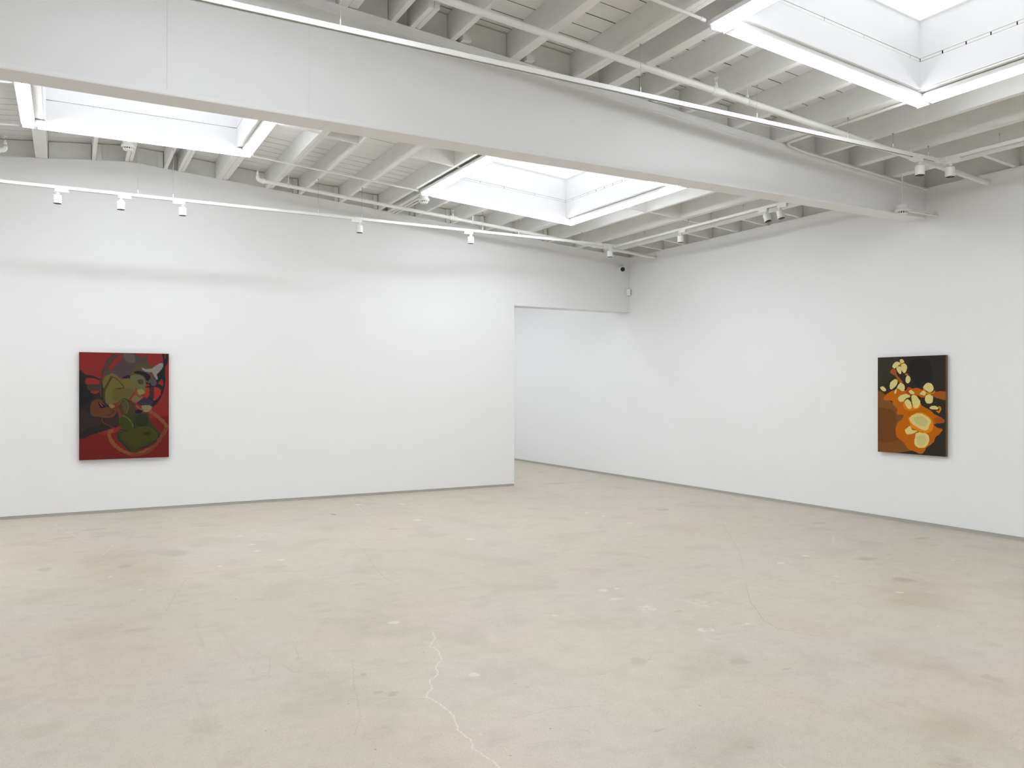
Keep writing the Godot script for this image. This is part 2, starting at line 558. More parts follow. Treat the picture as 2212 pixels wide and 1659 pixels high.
	for k in 170:
		var p := Vector2(r.randf_range(-1.0, 8.2), r.randf_range(-11.0, -1.9))
		var a := r.randf_range(0.0, TAU)
		var l := r.randf_range(0.02, 0.16)
		var q := p + Vector2(cos(a), sin(a)) * l
		var m := (p + q) / 2 + Vector2(-sin(a), cos(a)) * l * r.randf_range(-0.15, 0.15)
		crack([p.x, p.y, m.x, m.y, q.x, q.y], r.randf_range(0.002, 0.005), Color("857d70") if r.randf() < 0.7 else Color("e4dfd2"), r.randf_range(0.2, 0.55), 0.003)
	for k in 260:
		var s := r.randf_range(0.002, 0.007)
		spot(r.randf_range(-1.0, 8.2), r.randf_range(-11.0, -1.9), s, s * r.randf_range(0.6, 1.4), Color("6d665a") if r.randf() < 0.6 else Color("ece8dd"), r.randf_range(0.3, 0.7), 0)
	for k in 60:
		spot(r.randf_range(-1.0, 8.2), r.randf_range(-11.0, -1.9), r.randf_range(0.03, 0.11), r.randf_range(0.02, 0.08), Color("958d80"), r.randf_range(0.1, 0.26), 1)


func floor_tile(x0: float, z0: float, side: float, px: int, grain: Image, with_marks := true) -> StandardMaterial3D:
	fx0 = x0
	fz0 = z0
	var low := 512
	fim = Image.create(low, low, false, Image.FORMAT_RGB8)
	fpm = low / side
	var n1 := FastNoiseLite.new()
	n1.seed = 21
	n1.frequency = 1.0
	n1.fractal_octaves = 3
	var warm := Color8(206, 199, 189)
	var pink := Color8(207, 197, 189)
	var green := Color8(202, 199, 187)
	var lilac := Color8(203, 199, 194)
	var dark := Color8(184, 178, 167)
	for j in low:
		for i in low:
			var x := x0 + (i + 0.5) / fpm
			var z := z0 + (j + 0.5) / fpm
			var c := warm.lerp(green, clampf(0.45 + n1.get_noise_2d(x * 0.28, z * 0.28) * 1.5, 0.0, 1.0))
			c = c.lerp(pink, clampf(n1.get_noise_2d(x * 0.4 + 50.0, z * 0.4) * 1.9, 0.0, 0.85))
			c = c.lerp(lilac, clampf(n1.get_noise_2d(x * 0.5 - 90.0, z * 0.5 + 30.0) * 1.6, 0.0, 0.7))
			c = c.lerp(dark, clampf(n1.get_noise_2d(x * 1.3, z * 1.3 + 70.0) * 0.9 - 0.12, 0.0, 0.4))
			c = c.lerp(dark, clampf(n1.get_noise_2d(x * 3.4 + 9.0, z * 4.6) * 0.7 - 0.16, 0.0, 0.35))
			var fine := 1.0 + n1.get_noise_2d(x * 11.0, z * 11.0) * 0.016 + n1.get_noise_2d(x * 4.0 + 5.0, z * 5.5) * 0.016
			fim.set_pixel(i, j, Color(c.r * fine, c.g * fine, c.b * fine))
	fstage = 0
	if with_marks:
		floor_marks()
	fim.resize(px, px, Image.INTERPOLATE_CUBIC)
	fpm = px / side
	fim.convert(Image.FORMAT_RGBA8)
	for gy in range(0, px, grain.get_height()):
		for gx in range(0, px, grain.get_width()):
			fim.blend_rect(grain, Rect2i(0, 0, grain.get_width(), grain.get_height()), Vector2i(gx, gy))
	fim.convert(Image.FORMAT_RGB8)
	fstage = 1
	if with_marks:
		floor_marks()
	var m := StandardMaterial3D.new()
	m.resource_name = "polished_concrete"
	m.albedo_texture = ImageTexture.create_from_image(fim)
	m.albedo_color = Color(0.985, 0.966, 0.938)
	m.roughness = 0.42
	m.metallic_specular = 0.45
	return m


func make_floor():
	fnoise = FastNoiseLite.new()
	fnoise.seed = 4
	fnoise.frequency = 0.25
	fnoise.fractal_octaves = 3
	var grain := Image.create(512, 512, false, Image.FORMAT_RGBA8)
	var r := RandomNumberGenerator.new()
	r.seed = 9
	for j in 512:
		for i in 512:
			var v := r.randf()
			var light := r.randf() < 0.5
			grain.set_pixel(i, j, Color(0.93, 0.92, 0.88, 0.24 * v * v * v) if light else Color(0.42, 0.38, 0.32, 0.2 * v * v * v))
	for k in 500:
		var i := r.randi_range(1, 509)
		var j := r.randi_range(1, 509)
		var c := Color(0.95, 0.93, 0.88, r.randf_range(0.1, 0.35)) if r.randf() < 0.55 else Color(0.36, 0.32, 0.27, r.randf_range(0.08, 0.3))
		grain.set_pixel(i, j, c)
		grain.set_pixel(i + 1, j, c)
		if r.randf() < 0.4: grain.set_pixel(i, j + 1, c)
	var am := ArrayMesh.new()
	var rest := floor_tile(-20.0, -20.0, 8.0, 512, grain, false)
	rest.texture_repeat = true
	var tiles := [[-1.0, -6.6, 5.6, 2048], [4.6, -6.6, 5.6, 2048], [-1.0, -12.2, 5.6, 2048], [4.6, -12.2, 5.6, 2048]]
	for t in tiles:
		floor_patch(am, t[0], t[1], t[0] + t[2], t[1] + t[2], t[2], floor_tile(t[0], t[1], t[2], t[3], grain))
	# outside the view
	floor_patch(am, -7.3, -19.3, -1.0, 8.4, 8.0, rest)
	floor_patch(am, -1.0, -1.0, 10.2, 8.4, 8.0, rest)
	floor_patch(am, -1.0, -19.3, 10.2, -12.2, 8.0, rest)
	var o := MeshInstance3D.new()
	o.name = "floor"
	o.mesh = am
	add_child(o)
	o.set_meta("kind", "structure")
	tag(o, "worn polished concrete floor with pale patches, cracks and faint stains", "floor")


func floor_patch(am: ArrayMesh, x0, z0, x1, z1, side, m):
	var st := begin()
	var y0 := -0.2
	var c := [Vector3(x0, 0, z0), Vector3(x1, 0, z0), Vector3(x1, 0, z1), Vector3(x0, 0, z1)]
	for k in [0, 1, 2, 0, 2, 3]:
		st.set_normal(Vector3.UP)
		st.set_uv(Vector2((c[k].x - x0) / side, (c[k].z - z0) / side))
		st.add_vertex(c[k])
	for k in [0, 2, 1, 0, 3, 2]:
		st.set_normal(Vector3.DOWN)
		st.set_uv(Vector2.ZERO)
		st.add_vertex(c[k] + Vector3(0, y0, 0))
	for k in 4:
		var a: Vector3 = c[k]
		var b: Vector3 = c[(k + 1) % 4]
		var n := (b - a).cross(Vector3.UP).normalized()
		st.set_uv(Vector2.ZERO)
		quad(st, a, b, b + Vector3(0, y0, 0), a + Vector3(0, y0, 0), n)
	st.commit(am)
	am.surface_set_material(am.get_surface_count() - 1, m)


# ---------------------------------------------------------------- walls
func make_walls():
	var st := begin()
	var back = structure("wall_back", "long white plaster wall with the doorway and the red abstract painting", "wall")
	prism_z(st, [Vector2(-7.25, 0.035), Vector2(6.046, 0.035), Vector2(6.046, 2.789), Vector2(8.5, 2.789), Vector2(8.5, jy(8.5)), Vector2(RIDGE, jy(RIDGE)), Vector2(-7.25, jy(-7.25))], -11.18, BACK_Z)
	commit(st, "plaster", "wall_paint", back)
	st = begin()
	prism_z(st, [Vector2(-7.25, jy(-7.25)), Vector2(RIDGE, jy(RIDGE)), Vector2(8.5, jy(8.5)), Vector2(8.5, dy(8.5)), Vector2(RIDGE, dy(RIDGE)), Vector2(-7.25, dy(-7.25))], -11.18, -11.0)
	commit(st, "upper_plate", "felt_dark", back)

	var right = structure("wall_right", "tall white plaster wall carrying the orange and black flower painting", "wall")
	st = begin()
	box(st, Vector3(WALL_X, 0.035, -19.2), Vector3(8.5, 3.703, 8.45))
	commit(st, "plaster", "wall_paint", right)
	st = begin()
	box(st, Vector3(8.3, 3.703, -11.0), Vector3(8.5, 3.96, 8.45))
	commit(st, "rim_joist", "timber_paint", right)

	var left = structure("wall_left", "white plaster side wall of the gallery, out of the picture", "wall")
	st = begin()
	box(st, Vector3(-7.25, 0, -11.18), Vector3(-7.0, 3.9, 8.45))
	commit(st, "plaster", "wall_paint", left)
	var front = structure("wall_front", "white plaster wall behind the camera, out of the picture", "wall")
	st = begin()
	prism_z(st, [Vector2(-7.25, 0), Vector2(8.5, 0), Vector2(8.5, dy(8.5)), Vector2(RIDGE, dy(RIDGE)), Vector2(-7.25, dy(-7.25))], 8.2, 8.45)
	commit(st, "plaster", "wall_paint", front)

	# the recessed strip at the foot of the walls
	var bb = structure("baseboard_back", "thin grey recessed strip along the foot of the doorway wall", "baseboard")
	st = begin()
	box(st, Vector3(-7.0, 0, -11.17), Vector3(6.04, 0.035, -10.905))
	commit(st, "reveal_strip", "reveal_grey", bb)
	var br = structure("baseboard_right", "thin grey recessed strip along the foot of the flower painting's wall", "baseboard")
	st = begin()
	box(st, Vector3(8.256, 0, -19.1), Vector3(8.49, 0.035, 8.2))
	commit(st, "reveal_strip", "reveal_grey", br)

	# the passage beyond the doorway
	var hb = structure("wall_passage_end", "white end wall of the passage beyond the doorway", "wall")
	st = begin()
	box(st, Vector3(4.4, 0, -17.7), Vector3(8.25, 3.6, -17.5))
	commit(st, "plaster", "wall_paint", hb)
	var hl = structure("wall_passage_side", "white side wall of the passage hidden behind the doorway wall", "wall")
	st = begin()
	box(st, Vector3(4.4, 0, -17.5), Vector3(4.6, 3.6, -11.18))
	commit(st, "plaster", "wall_paint", hl)
	var hc = structure("ceiling_passage", "flat white ceiling of the passage hidden above the doorway", "ceiling")
	st = begin()
	box(st, Vector3(4.4, 3.6, -17.7), Vector3(8.5, 3.75, -11.18))
	commit(st, "plaster", "wall_paint", hc)


# ---------------------------------------------------------------- roof
func free_spans(z0: float, z1: float, x0: float, x1: float, inset := 0.0) -> Array:
	var spans := [[x0, x1]]
	for o in openings:
		if z1 <= o[2] + inset + 1e-4 or z0 >= o[3] - inset - 1e-4:
			continue
		var next := []
		for s in spans:
			if s[1] <= o[0] + inset or s[0] >= o[1] - inset:
				next.append(s)
				continue
			if s[0] < o[0] + inset: next.append([s[0], o[0] + inset])
			if s[1] > o[1] - inset: next.append([o[1] - inset, s[1]])
		spans = next
	return spans


func deck_piece(st, xa: float, xb: float, z0: float, z1: float, lift: float, thick: float):
	var lo := [Vector2(xa, dy(xa) + lift)]
	if xa < RIDGE and xb > RIDGE: lo.append(Vector2(RIDGE, dy(RIDGE) + lift))
	lo.append(Vector2(xb, dy(xb) + lift))
	var poly := lo.duplicate()
	for k in range(lo.size() - 1, -1, -1):
		poly.append(lo[k] + Vector2(0, thick))
	prism_z(st, poly, z0, z1)


func joist(parent, xc: float, w: float, z0: float, z1: float, boards := 1, bottom := -1.0, called := "joist"):
	var st := begin()
	var bw := w / boards
	for b in boards:
		var xa := xc - w / 2 + bw * b + (0.0015 if b > 0 else 0.0)
		var xb := xc - w / 2 + bw * (b + 1) - (0.0015 if b < boards - 1 else 0.0)
		var yb := (jy(xc) if bottom < 0.0 else bottom) + (0.003 if b % 2 == 1 else 0.0)
		var c := 0.003
		prism_z(st, [Vector2(xa + c, yb), Vector2(xb - c, yb), Vector2(xb, yb + c), Vector2(xb, dy(xb) - 0.001), Vector2(xa, dy(xa) - 0.001), Vector2(xa, yb + c)], z0, z1)
	return commit(st, called, "timber_paint", parent)


func make_roof():
	openings = [
		[4.03, 5.93, -4.05, -1.86],      # over the right of the near bay
		[4.12, 6.06, -9.43, -7.16],      # over the right of the far bay
		[-0.205, 1.66, -9.38, -7.16],     # far bay, over the ridge
		[-0.205, 1.66, -4.05, -1.86],     # near bay, over the ridge (out of the picture)
		[-4.63, -2.73, -9.43, -7.16],    # far bay, left slope (out of the picture)
		[4.03, 5.93, 0.3, 2.5],          # behind the camera
		[-0.205, 1.66, 0.3, 2.5],
		[4.03, 5.93, 4.6, 6.8],
		[-0.205, 1.66, 4.6, 6.8],
	]
	var roof = structure("ceiling", "white painted open ceiling of roof boards on exposed timber joists", "ceiling")
	# felt above the boards
	var st := begin()
	var cuts := [-11.18, -9.43, -9.38, -7.16, -4.05, -1.86, 0.3, 2.5, 4.6, 6.8, 8.45]
	for k in cuts.size() - 1:
		for s in free_spans(cuts[k], cuts[k + 1], -7.25, 8.5):
			deck_piece(st, s[0], s[1], cuts[k], cuts[k + 1], 0.026, 0.08)
	commit(st, "roof_felt", "felt_dark", roof)

	# boards, each running down the slope
	var marks := []
	var z := -10.97
	var ph := -4.598
	while ph > -10.9: ph -= 0.1867
	z = ph
	marks.append([-10.99, false])
	while z < -0.9:
		z += 0.1867
		marks.append([z, true])
	for o in openings:
		if o[2] > -1.0: continue
		for e in [o[2] + 0.009, o[3] - 0.009]:
			marks.append([e, false])
	marks.sort_custom(func(a, b): return a[0] < b[0])
	for k in marks.size() - 1:
		var z0: float = marks[k][0]
		var z1: float = marks[k + 1][0]
		if z1 - z0 < 0.012:
			continue
		var near := 0.0012 if z0 > -5.7 else 0.0
		var g0 := rng.randf_range(0.0012, 0.0044) + near if marks[k][1] else 0.0
		var g1 := rng.randf_range(0.0012, 0.0044) + near if marks[k + 1][1] else 0.0
		var edge := false
		for o in openings:
			if absf(z1 - o[2] - 0.009) < 0.001 or absf(z0 - o[3] + 0.009) < 0.001: edge = true
		for half in 2:
			var xa := -7.0 if half == 0 else RIDGE
			var xb := RIDGE if half == 0 else 8.3
			for s in free_spans(z0, z1, xa, xb, 0.009):
				var at: float = s[0]
				while at < s[1] - 0.01:
					# the boards that edge a shaft are short lengths with open butts
					var to: float = minf(s[1], at + rng.randf_range(0.25, 0.62)) if edge and half == 1 else s[1]
					plank(roof, at + (0.003 if at > s[0] else 0.0), to - (0.003 if to < s[1] else 0.0), z0 + g0, z1 - g1, marks[k][1], marks[k + 1][1])
					at = to
	for seg in [[marks[-1][0], 0.3], [0.3, 2.5], [2.5, 4.6], [4.6, 6.8], [6.8, 8.2]]:
		st = begin()
		for s in free_spans(seg[0], seg[1], -7.0, 8.3):
			deck_piece(st, s[0], s[1], seg[0], seg[1], 0.0, 0.022)
		commit(st, "boarding", "plank_paint", roof)

	# joists of the far bay: [centre, width, boards, ends at the skylight]
	var far := [[-0.27, 0.125, 1, 0], [0.272, 0.042, 1, 1], [0.651, 0.085, 2, 1], [1.069, 0.04, 1, 1], [1.248, 0.08, 2, 1], [1.737, 0.15, 2, 0], [2.333, 0.095, 2, 0], [2.743, 0.045, 1, 0], [3.308, 0.05, 1, 0], [3.871, 0.045, 1, 0],
		[4.05, 0.13, 2, 0], [4.425, 0.045, 1, 1], [4.997, 0.05, 1, 1], [5.566, 0.05, 1, 1], [6.12, 0.12, 2, 0], [6.683, 0.05, 1, 0], [7.24, 0.085, 1, 0], [7.785, 0.085, 1, 0], [-0.85, 0.05, 1, 0], [-1.45, 0.05, 1, 0], [-2.05, 0.05, 1, 0]]
	for j in far:
		if j[3] == 0:
			joist(roof, j[0], j[1], -10.98, -5.70, j[2])
		else:
			joist(roof, j[0], j[1], -10.98, -9.55, j[2])
			joist(roof, j[0], j[1], -7.04, -5.70, j[2])
	# joists of the near bay
	var near := [[-0.272, 0.13, 2, 0], [0.27, 0.045, 1, 1], [0.65, 0.085, 2, 1], [1.2, 0.045, 1, 1], [1.735, 0.145, 2, 0], [2.076, 0.04, 1, 0], [2.552, 0.045, 1, 0], [3.086, 0.088, 1, 0], [3.682, 0.095, 2, 0], [3.98, 0.1, 1, 0],
		[4.38, 0.045, 1, 1], [4.84, 0.06, 1, 1], [5.42, 0.06, 1, 1], [5.99, 0.11, 1, 0], [6.588, 0.06, 1, 0], [7.11, 0.085, 1, 0], [7.68, 0.11, 1, 0], [-0.85, 0.05, 1, 0], [-1.45, 0.05, 1, 0]]
	for j in near:
		if j[3] == 0:
			joist(roof, j[0], j[1], -5.64, 8.18, j[2])
		else:
			joist(roof, j[0], j[1], -5.64, -4.17, j[2])
			joist(roof, j[0], j[1], -1.74, 0.18, j[2])
	# sawn-off double ends on the girder
	joist(roof, 2.245, 0.085, -5.64, -5.20, 2, -1.0, "joist_stub")
	joist(roof, 1.44, 0.14, -5.64, -5.42, 1, -1.0, "joist_stub")
	# headers across the shafts
	for o in openings:
		var low := 4.19 if absf(o[0]) < 0.5 else -1.0
		for e in 2:
			var h0: float = o[2] - 0.115 if e == 0 else o[3]
			st = begin()
			if low > 0.0:
				prism_z(st, [Vector2(o[0] - 0.002, low), Vector2(o[1] + 0.002, low), Vector2(o[1] + 0.002, dy(o[1]) - 0.012), Vector2(RIDGE, dy(RIDGE) - 0.012), Vector2(o[0] - 0.002, dy(o[0]) - 0.012)], h0, h0 + 0.115)
			else:
				prism_z(st, [Vector2(o[0] - 0.02, jy(o[0])), Vector2(o[1] + 0.02, jy(o[1])), Vector2(o[1] + 0.02, dy(o[1]) - 0.002), Vector2(o[0] - 0.02, dy(o[0]) - 0.002)], h0, h0 + 0.115)
			commit(st, "header", "timber_paint", roof)
	# boards closing the bays over the back wall and over the girder
	close_bays(roof, far, -10.975, -10.955, 0.006)
	close_bays(roof, far, -5.80, -5.775, 0.004)
	close_bays(roof, near, -5.635, -5.61, 0.004)
	# cleats beside the joists on the back wall
	for j in far:
		if j[0] > 0.2 and j[0] < 7.0 and j[1] < 0.06:
			st = begin()
			var xa: float = j[0] - j[1] / 2 - 0.068
			if absf(j[0] - 0.272) < 0.01: xa = j[0] + j[1] / 2 + 0.004
			box(st, Vector3(xa, jy(xa) + 0.004, -10.955), Vector3(xa + 0.06, dy(xa) - 0.012, -10.915))
			commit(st, "cleat", "timber_paint", roof)
	for xc in [2.61, 3.165, 4.44]:
		st = begin()
		box(st, Vector3(xc, jy(xc) + 0.002, -5.61), Vector3(xc + 0.07, jy(xc) + 0.05, -5.50))
		commit(st, "cleat", "timber_paint", roof)
	# bridging between the joists
	var pairs := [[-0.21, -0.85, -8.3], [1.81, 2.285, -8.3], [2.38, 2.72, -8.36], [3.335, 3.848, -8.37], [3.893, 3.985, -8.37], [6.18, 6.66, -8.43], [6.71, 7.2, -8.40], [7.28, 7.745, -8.40]]
	for p in pairs:
		bridge(roof, p[0], p[1], p[2], 0.0)
	for zb in [-10.08, -9.52, -8.97, -8.40, -7.88, -7.31, -6.75, -6.2]:
		bridge(roof, 7.828, 8.298, zb, 0.004)
	for zb in [-4.61, -3.9]:
		bridge(roof, 7.735, 8.298, zb, 0.004)


func plank(parent, xa: float, xb: float, z0: float, z1: float, bare0: bool, bare1: bool):
	# painted below; the sawn long edges in the joints were never reached by paint
	var st := begin()
	deck_piece(st, xa, xb, z0 + 0.0005, z1 - 0.0005, 0.0, 0.022)
	var o := commit(st, "plank", "plank_paint", parent)
	if not bare0 and not bare1:
		return
	var e := begin()
	for z in ([z0] if bare0 else []) + ([z1 - 0.0005] if bare1 else []):
		deck_piece(e, xa + 0.0005, xb - 0.0005, z, z + 0.0005, 0.0012, 0.0205)
	e.commit(o.mesh)
	o.mesh.surface_set_material(1, mats["bare_edge"])


func bridge(parent, x0, x1, zc, up):
	var st := begin()
	var a := minf(x0, x1)
	var b := maxf(x0, x1)
	prism_z(st, [Vector2(a, jy(a) + up), Vector2(b, jy(b) + up), Vector2(b, dy(b) - 0.004), Vector2(a, dy(a) - 0.004)], zc - 0.021, zc + 0.021)
	commit(st, "bridging", "timber_paint", parent)


func close_bays(parent, list, z0, z1, gap):
	var edges := []
	for j in list:
		edges.append([j[0] - j[1] / 2, j[0] + j[1] / 2])
	edges.sort_custom(func(a, b): return a[0] < b[0])
	edges.append([8.3, 8.3])
	var at := -7.0
	for e in edges:
		if e[0] - at > 0.03:
			var a: float = at + gap * rng.randf_range(0.1, 1.0)
			var b: float = e[0] - gap * rng.randf_range(0.1, 1.0)
			var st := begin()
			var poly := [Vector2(a, jy(a) + 0.001)]
			if a < RIDGE and b > RIDGE: poly.append(Vector2(RIDGE, jy(RIDGE) + 0.001))
			poly.append(Vector2(b, jy(b) + 0.001))
			poly.append(Vector2(b, dy(b) - 0.006))
			if a < RIDGE and b > RIDGE: poly.append(Vector2(RIDGE, dy(RIDGE) - 0.006))
			poly.append(Vector2(a, dy(a) - 0.006))
			prism_z(st, poly, z0, z1)
			commit(st, "blocking", "timber_paint", parent)
		at = e[1]


# ---------------------------------------------------------------- the boxed girder
func make_beam():
	var beam = structure("ceiling_beam", "deep white boxed girder crossing the room below the roof", "beam")
	var st := begin()
	var x0 := -7.0
	# plasterboard sheets with hairline joints on the front
	var joints := [-7.0, -3.1, 0.553, 1.462, 8.25]
	for k in joints.size() - 1:
		var a: float = joints[k] + (0.0004 if k > 0 else 0.0)
		var b: float = joints[k + 1] - (0.0004 if k < joints.size() - 2 else 0.0)
		var s := begin()
		var poly := [Vector2(a, BEAM_Y), Vector2(b, BEAM_Y), Vector2(b, jy(b))]
		if a < RIDGE and b > RIDGE: poly.append(Vector2(RIDGE, jy(RIDGE)))
		poly.append(Vector2(a, jy(a)))
		prism_z(s, poly, BEAM_F - 0.013, BEAM_F)
		commit(s, "panel", "wall_paint", beam)
	prism_z(st, [Vector2(x0, BEAM_Y + 0.001), Vector2(8.25, BEAM_Y + 0.001), Vector2(8.25, jy(8.25)), Vector2(RIDGE, jy(RIDGE)), Vector2(x0, jy(x0))], BEAM_B, BEAM_F - 0.013)
	commit(st, "core", "wall_paint", beam)
	# corner bead along the lower front arris, and the lip along the top
	st = begin()
	prism_x(st, [Vector2(BEAM_F - 0.012, BEAM_Y - 0.003), Vector2(BEAM_F + 0.003, BEAM_Y - 0.003), Vector2(BEAM_F + 0.006, BEAM_Y + 0.004), Vector2(BEAM_F + 0.001, BEAM_Y + 0.030), Vector2(BEAM_F - 0.012, BEAM_Y + 0.030)], -7.0, 8.25)
	commit(st, "corner_bead", "wall_paint", beam)
	st = begin()
	for half in 2:
		var a := -7.0 if half == 0 else RIDGE
		var b := RIDGE if half == 0 else 8.25
		prism_z(st, [Vector2(a, jy(a) - 0.062), Vector2(b, jy(b) - 0.062), Vector2(b, jy(b) - 0.001), Vector2(a, jy(a) - 0.001)], BEAM_F, BEAM_F + 0.009)
	commit(st, "top_lip", "wall_paint", beam)


# ---------------------------------------------------------------- skylights and the strip lights round them
func make_skylights():
	var names := ["square skylight shaft nearest the camera, above the right wall side", "far skylight shaft beyond the girder, the one nearer the right wall", "far skylight shaft beyond the girder, over the roof ridge on the left", "skylight shaft out of the picture at the near left", "skylight shaft out of the picture on the far left slope", "skylight shaft behind the camera on the right slope", "skylight shaft behind the camera over the ridge", "second skylight shaft behind the camera on the right slope", "second skylight shaft behind the camera over the ridge"]
	for k in openings.size():
		var o = openings[k]
		var over_ridge: bool = absf(o[0]) < 0.5
		var sl := 0.0 if over_ridge else (-0.076 if o[0] > 0.0 else 0.09)
		var xm: float = (o[0] + o[1]) / 2
		var yb := 4.192 if over_ridge else jy(xm)          # underside at the middle
		var yd := 4.412 if over_ridge else dy(xm)
		var win = structure("window_%d" % (k + 1), names[k], "skylight", Vector3(xm, yb, (o[2] + o[3]) / 2))
		base = win.position
		var t := -0.011
		# board lining below and above the roof boards
		for tier in 2:
			var y0: float = (yb - 0.0 if tier == 0 else (yd + 0.003 if over_ridge else yd + 0.0245)) - base.y
			var y1: float = (yd - 0.0035 if tier == 0 else yd + 0.325) - base.y
			for side in 4:
				var st := begin()
				var hx: float = (o[1] - o[0]) / 2
				if side < 2:
					# across x, sloping
					var za: float = o[2] if side == 0 else o[3] + t
					prism_z(st, [Vector2(xm - hx - t, base.y + y0 - sl * (hx + t)), Vector2(xm + hx + t, base.y + y0 + sl * (hx + t)), Vector2(xm + hx + t, base.y + y1 + sl * (hx + t)), Vector2(xm - hx - t, base.y + y1 - sl * (hx + t))], za, za - t)
				else:
					var sgn := -1.0 if side == 2 else 1.0
					var xa: float = xm + hx + t if side == 3 else xm - hx
					var yo: float = base.y + sl * sgn * hx
					box(st, Vector3(xa, yo + y0, o[2]), Vector3(xa - t, yo + y1, o[3]))
				commit(st, "lower_lining" if tier == 0 else "curb_board", "shaft_paint", win)
		# a slim frame and the milky pane
		var top: float = yd + 0.325
		var st2 := begin()
		var hx2: float = (o[1] - o[0]) / 2
		for side in 2:
			var z0: float = o[2] if side == 0 else o[3] - 0.012
			prism_z(st2, [Vector2(o[0], top - 0.014 - sl * hx2), Vector2(o[1], top - 0.014 + sl * hx2), Vector2(o[1], top + sl * hx2), Vector2(o[0], top - sl * hx2)], z0, z0 + 0.012)
		box(st2, Vector3(o[0], top - 0.014 - sl * hx2, o[2]), Vector3(o[0] + 0.012, top - sl * hx2, o[3]))
		box(st2, Vector3(o[1] - 0.012, top - 0.014 + sl * hx2, o[2]), Vector3(o[1], top + sl * hx2, o[3]))
		commit(st2, "frame", "metal_white", win)
		st2 = begin()
		t = 0.02
		prism_z(st2, [Vector2(o[0] - t, top + 0.001 - sl * (hx2 + t)), Vector2(o[1] + t, top + 0.001 + sl * (hx2 + t)), Vector2(o[1] + t, top + 0.016 + sl * (hx2 + t)), Vector2(o[0] - t, top + 0.016 - sl * (hx2 + t))], o[2] - t, o[3] + t)
		commit(st2, "pane", "pane_glow", win)
		base = Vector3.ZERO
		var lamp := AreaLight3D.new()
		lamp.name = "skylight_daylight"
		lamp.area_size = Vector2(o[1] - o[0] - 0.06, o[3] - o[2] - 0.06)
		lamp.area_normalize_energy = false
		lamp.light_energy = PANE_LAMP
		lamp.light_color = DAYLIGHT
		lamp.shadow_enabled = true
		lamp.area_range = 30.0
		lamp.area_attenuation = 2.0
		win.add_child(lamp)
		lamp.position = Vector3(0, top - yb - 0.018, 0)
		lamp.rotation = Vector3(-PI / 2, 0, 0)
		lamp.rotate(Vector3.BACK, atan(sl))
		# strip lights round the opening
		strip_lights(k, o, over_ridge, sl, yb)


var strip_proto: Node3D = null


func strip_lights(k, o, over_ridge, sl, yb):
	var rects := [[3.85, 6.12, -4.195, -1.72], [3.92, 6.215, -9.53, -7.08], [-0.41, 1.825, -9.46, -7.08], [-0.41, 1.825, -4.195, -1.72], [-4.83, -2.53, -9.53, -7.08], [3.85, 6.12, 0.15, 2.62], [-0.41, 1.825, 0.15, 2.62], [3.85, 6.12, 4.45, 6.92], [-0.41, 1.825, 4.45, 6.92]]
	var r = rects[k]
	var where = ["the near skylight", "the far right skylight", "the far left skylight", "the hidden near left skylight", "the hidden far left skylight", "the right skylight behind the camera", "the ridge skylight behind the camera", "the rearmost right skylight", "the rearmost ridge skylight"][k]
	var group = "twin-tube strip lights framing the skylights"
	var m := 0.06
	var e := 0.125
	var spots := [
		[Vector3((r[0] + r[1] + e) / 2, 0, r[2] + m), r[1] - r[0] - e, atan(sl), 0.0, "back-wall"],
		[Vector3((r[0] + r[1] - e) / 2, 0, r[3] - m), r[1] - r[0] - e, atan(sl), 0.0, "camera-side"],
		[Vector3(r[0] + m, 0, (r[2] + r[3] - e) / 2), r[3] - r[2] - e, 0.0, PI / 2, "left"],
		[Vector3(r[1] - m, 0, (r[2] + r[3] + e) / 2), r[3] - r[2] - e, 0.0, PI / 2, "right"]]
	if k == 0 or k == 3: spots.remove_at(1)
	if k > 4:
		spots.remove_at(1)
		spots.remove_at(0)
	for s in spots:
		s[0].y = yb if over_ridge else jy(s[0].x)
	for s in spots:
		var o2 = strip_light(s[1], "glowing twin-tube strip light along the %s edge of %s" % [s[4], where], group)
		o2.position = s[0] - Vector3(0, 0.002, 0)
		o2.rotation = Vector3(0, s[3], s[2])


func strip_light(len: float, label, group) -> Node3D:
	var t = thing("strip_light", label, "strip light", Vector3.ZERO, group)
	var h := len / 2
	var st := begin()
	prism_x(st, [Vector2(-0.058, 0), Vector2(0.058, 0), Vector2(0.06, -0.004), Vector2(0.06, -0.034), Vector2(-0.06, -0.034), Vector2(-0.06, -0.004)], -h, h)
	commit(st, "channel", "lamp_body", t)
	for s in [-1, 1]:
		st = begin()
		tube(st, [Vector3(-h + 0.022, -0.049, 0.03 * s), Vector3(h - 0.022, -0.049, 0.03 * s)], 0.0185, 14)
		commit(st, "tube", "tube_glow", t)
	for s in [-1, 1]:
		st = begin()
		var xa := -h if s < 0 else h - 0.022
		box(st, Vector3(xa, -0.068, -0.052), Vector3(xa + 0.022, -0.033, 0.052), 0.004)
		commit(st, "lamp_holder", "lamp_body", t)
	var lamp := AreaLight3D.new()
	lamp.name = "strip_lamp"
	lamp.area_size = Vector2(len - 0.06, 0.1)
	lamp.area_normalize_energy = false
	lamp.light_energy = TUBE_LAMP
	lamp.light_color = LED
	lamp.shadow_enabled = true
	lamp.area_range = 30.0
	lamp.area_attenuation = 2.0
	t.add_child(lamp)
	lamp.position = Vector3(0, -0.0695, 0)
	lamp.rotation = Vector3(-PI / 2, 0, 0)
	return t


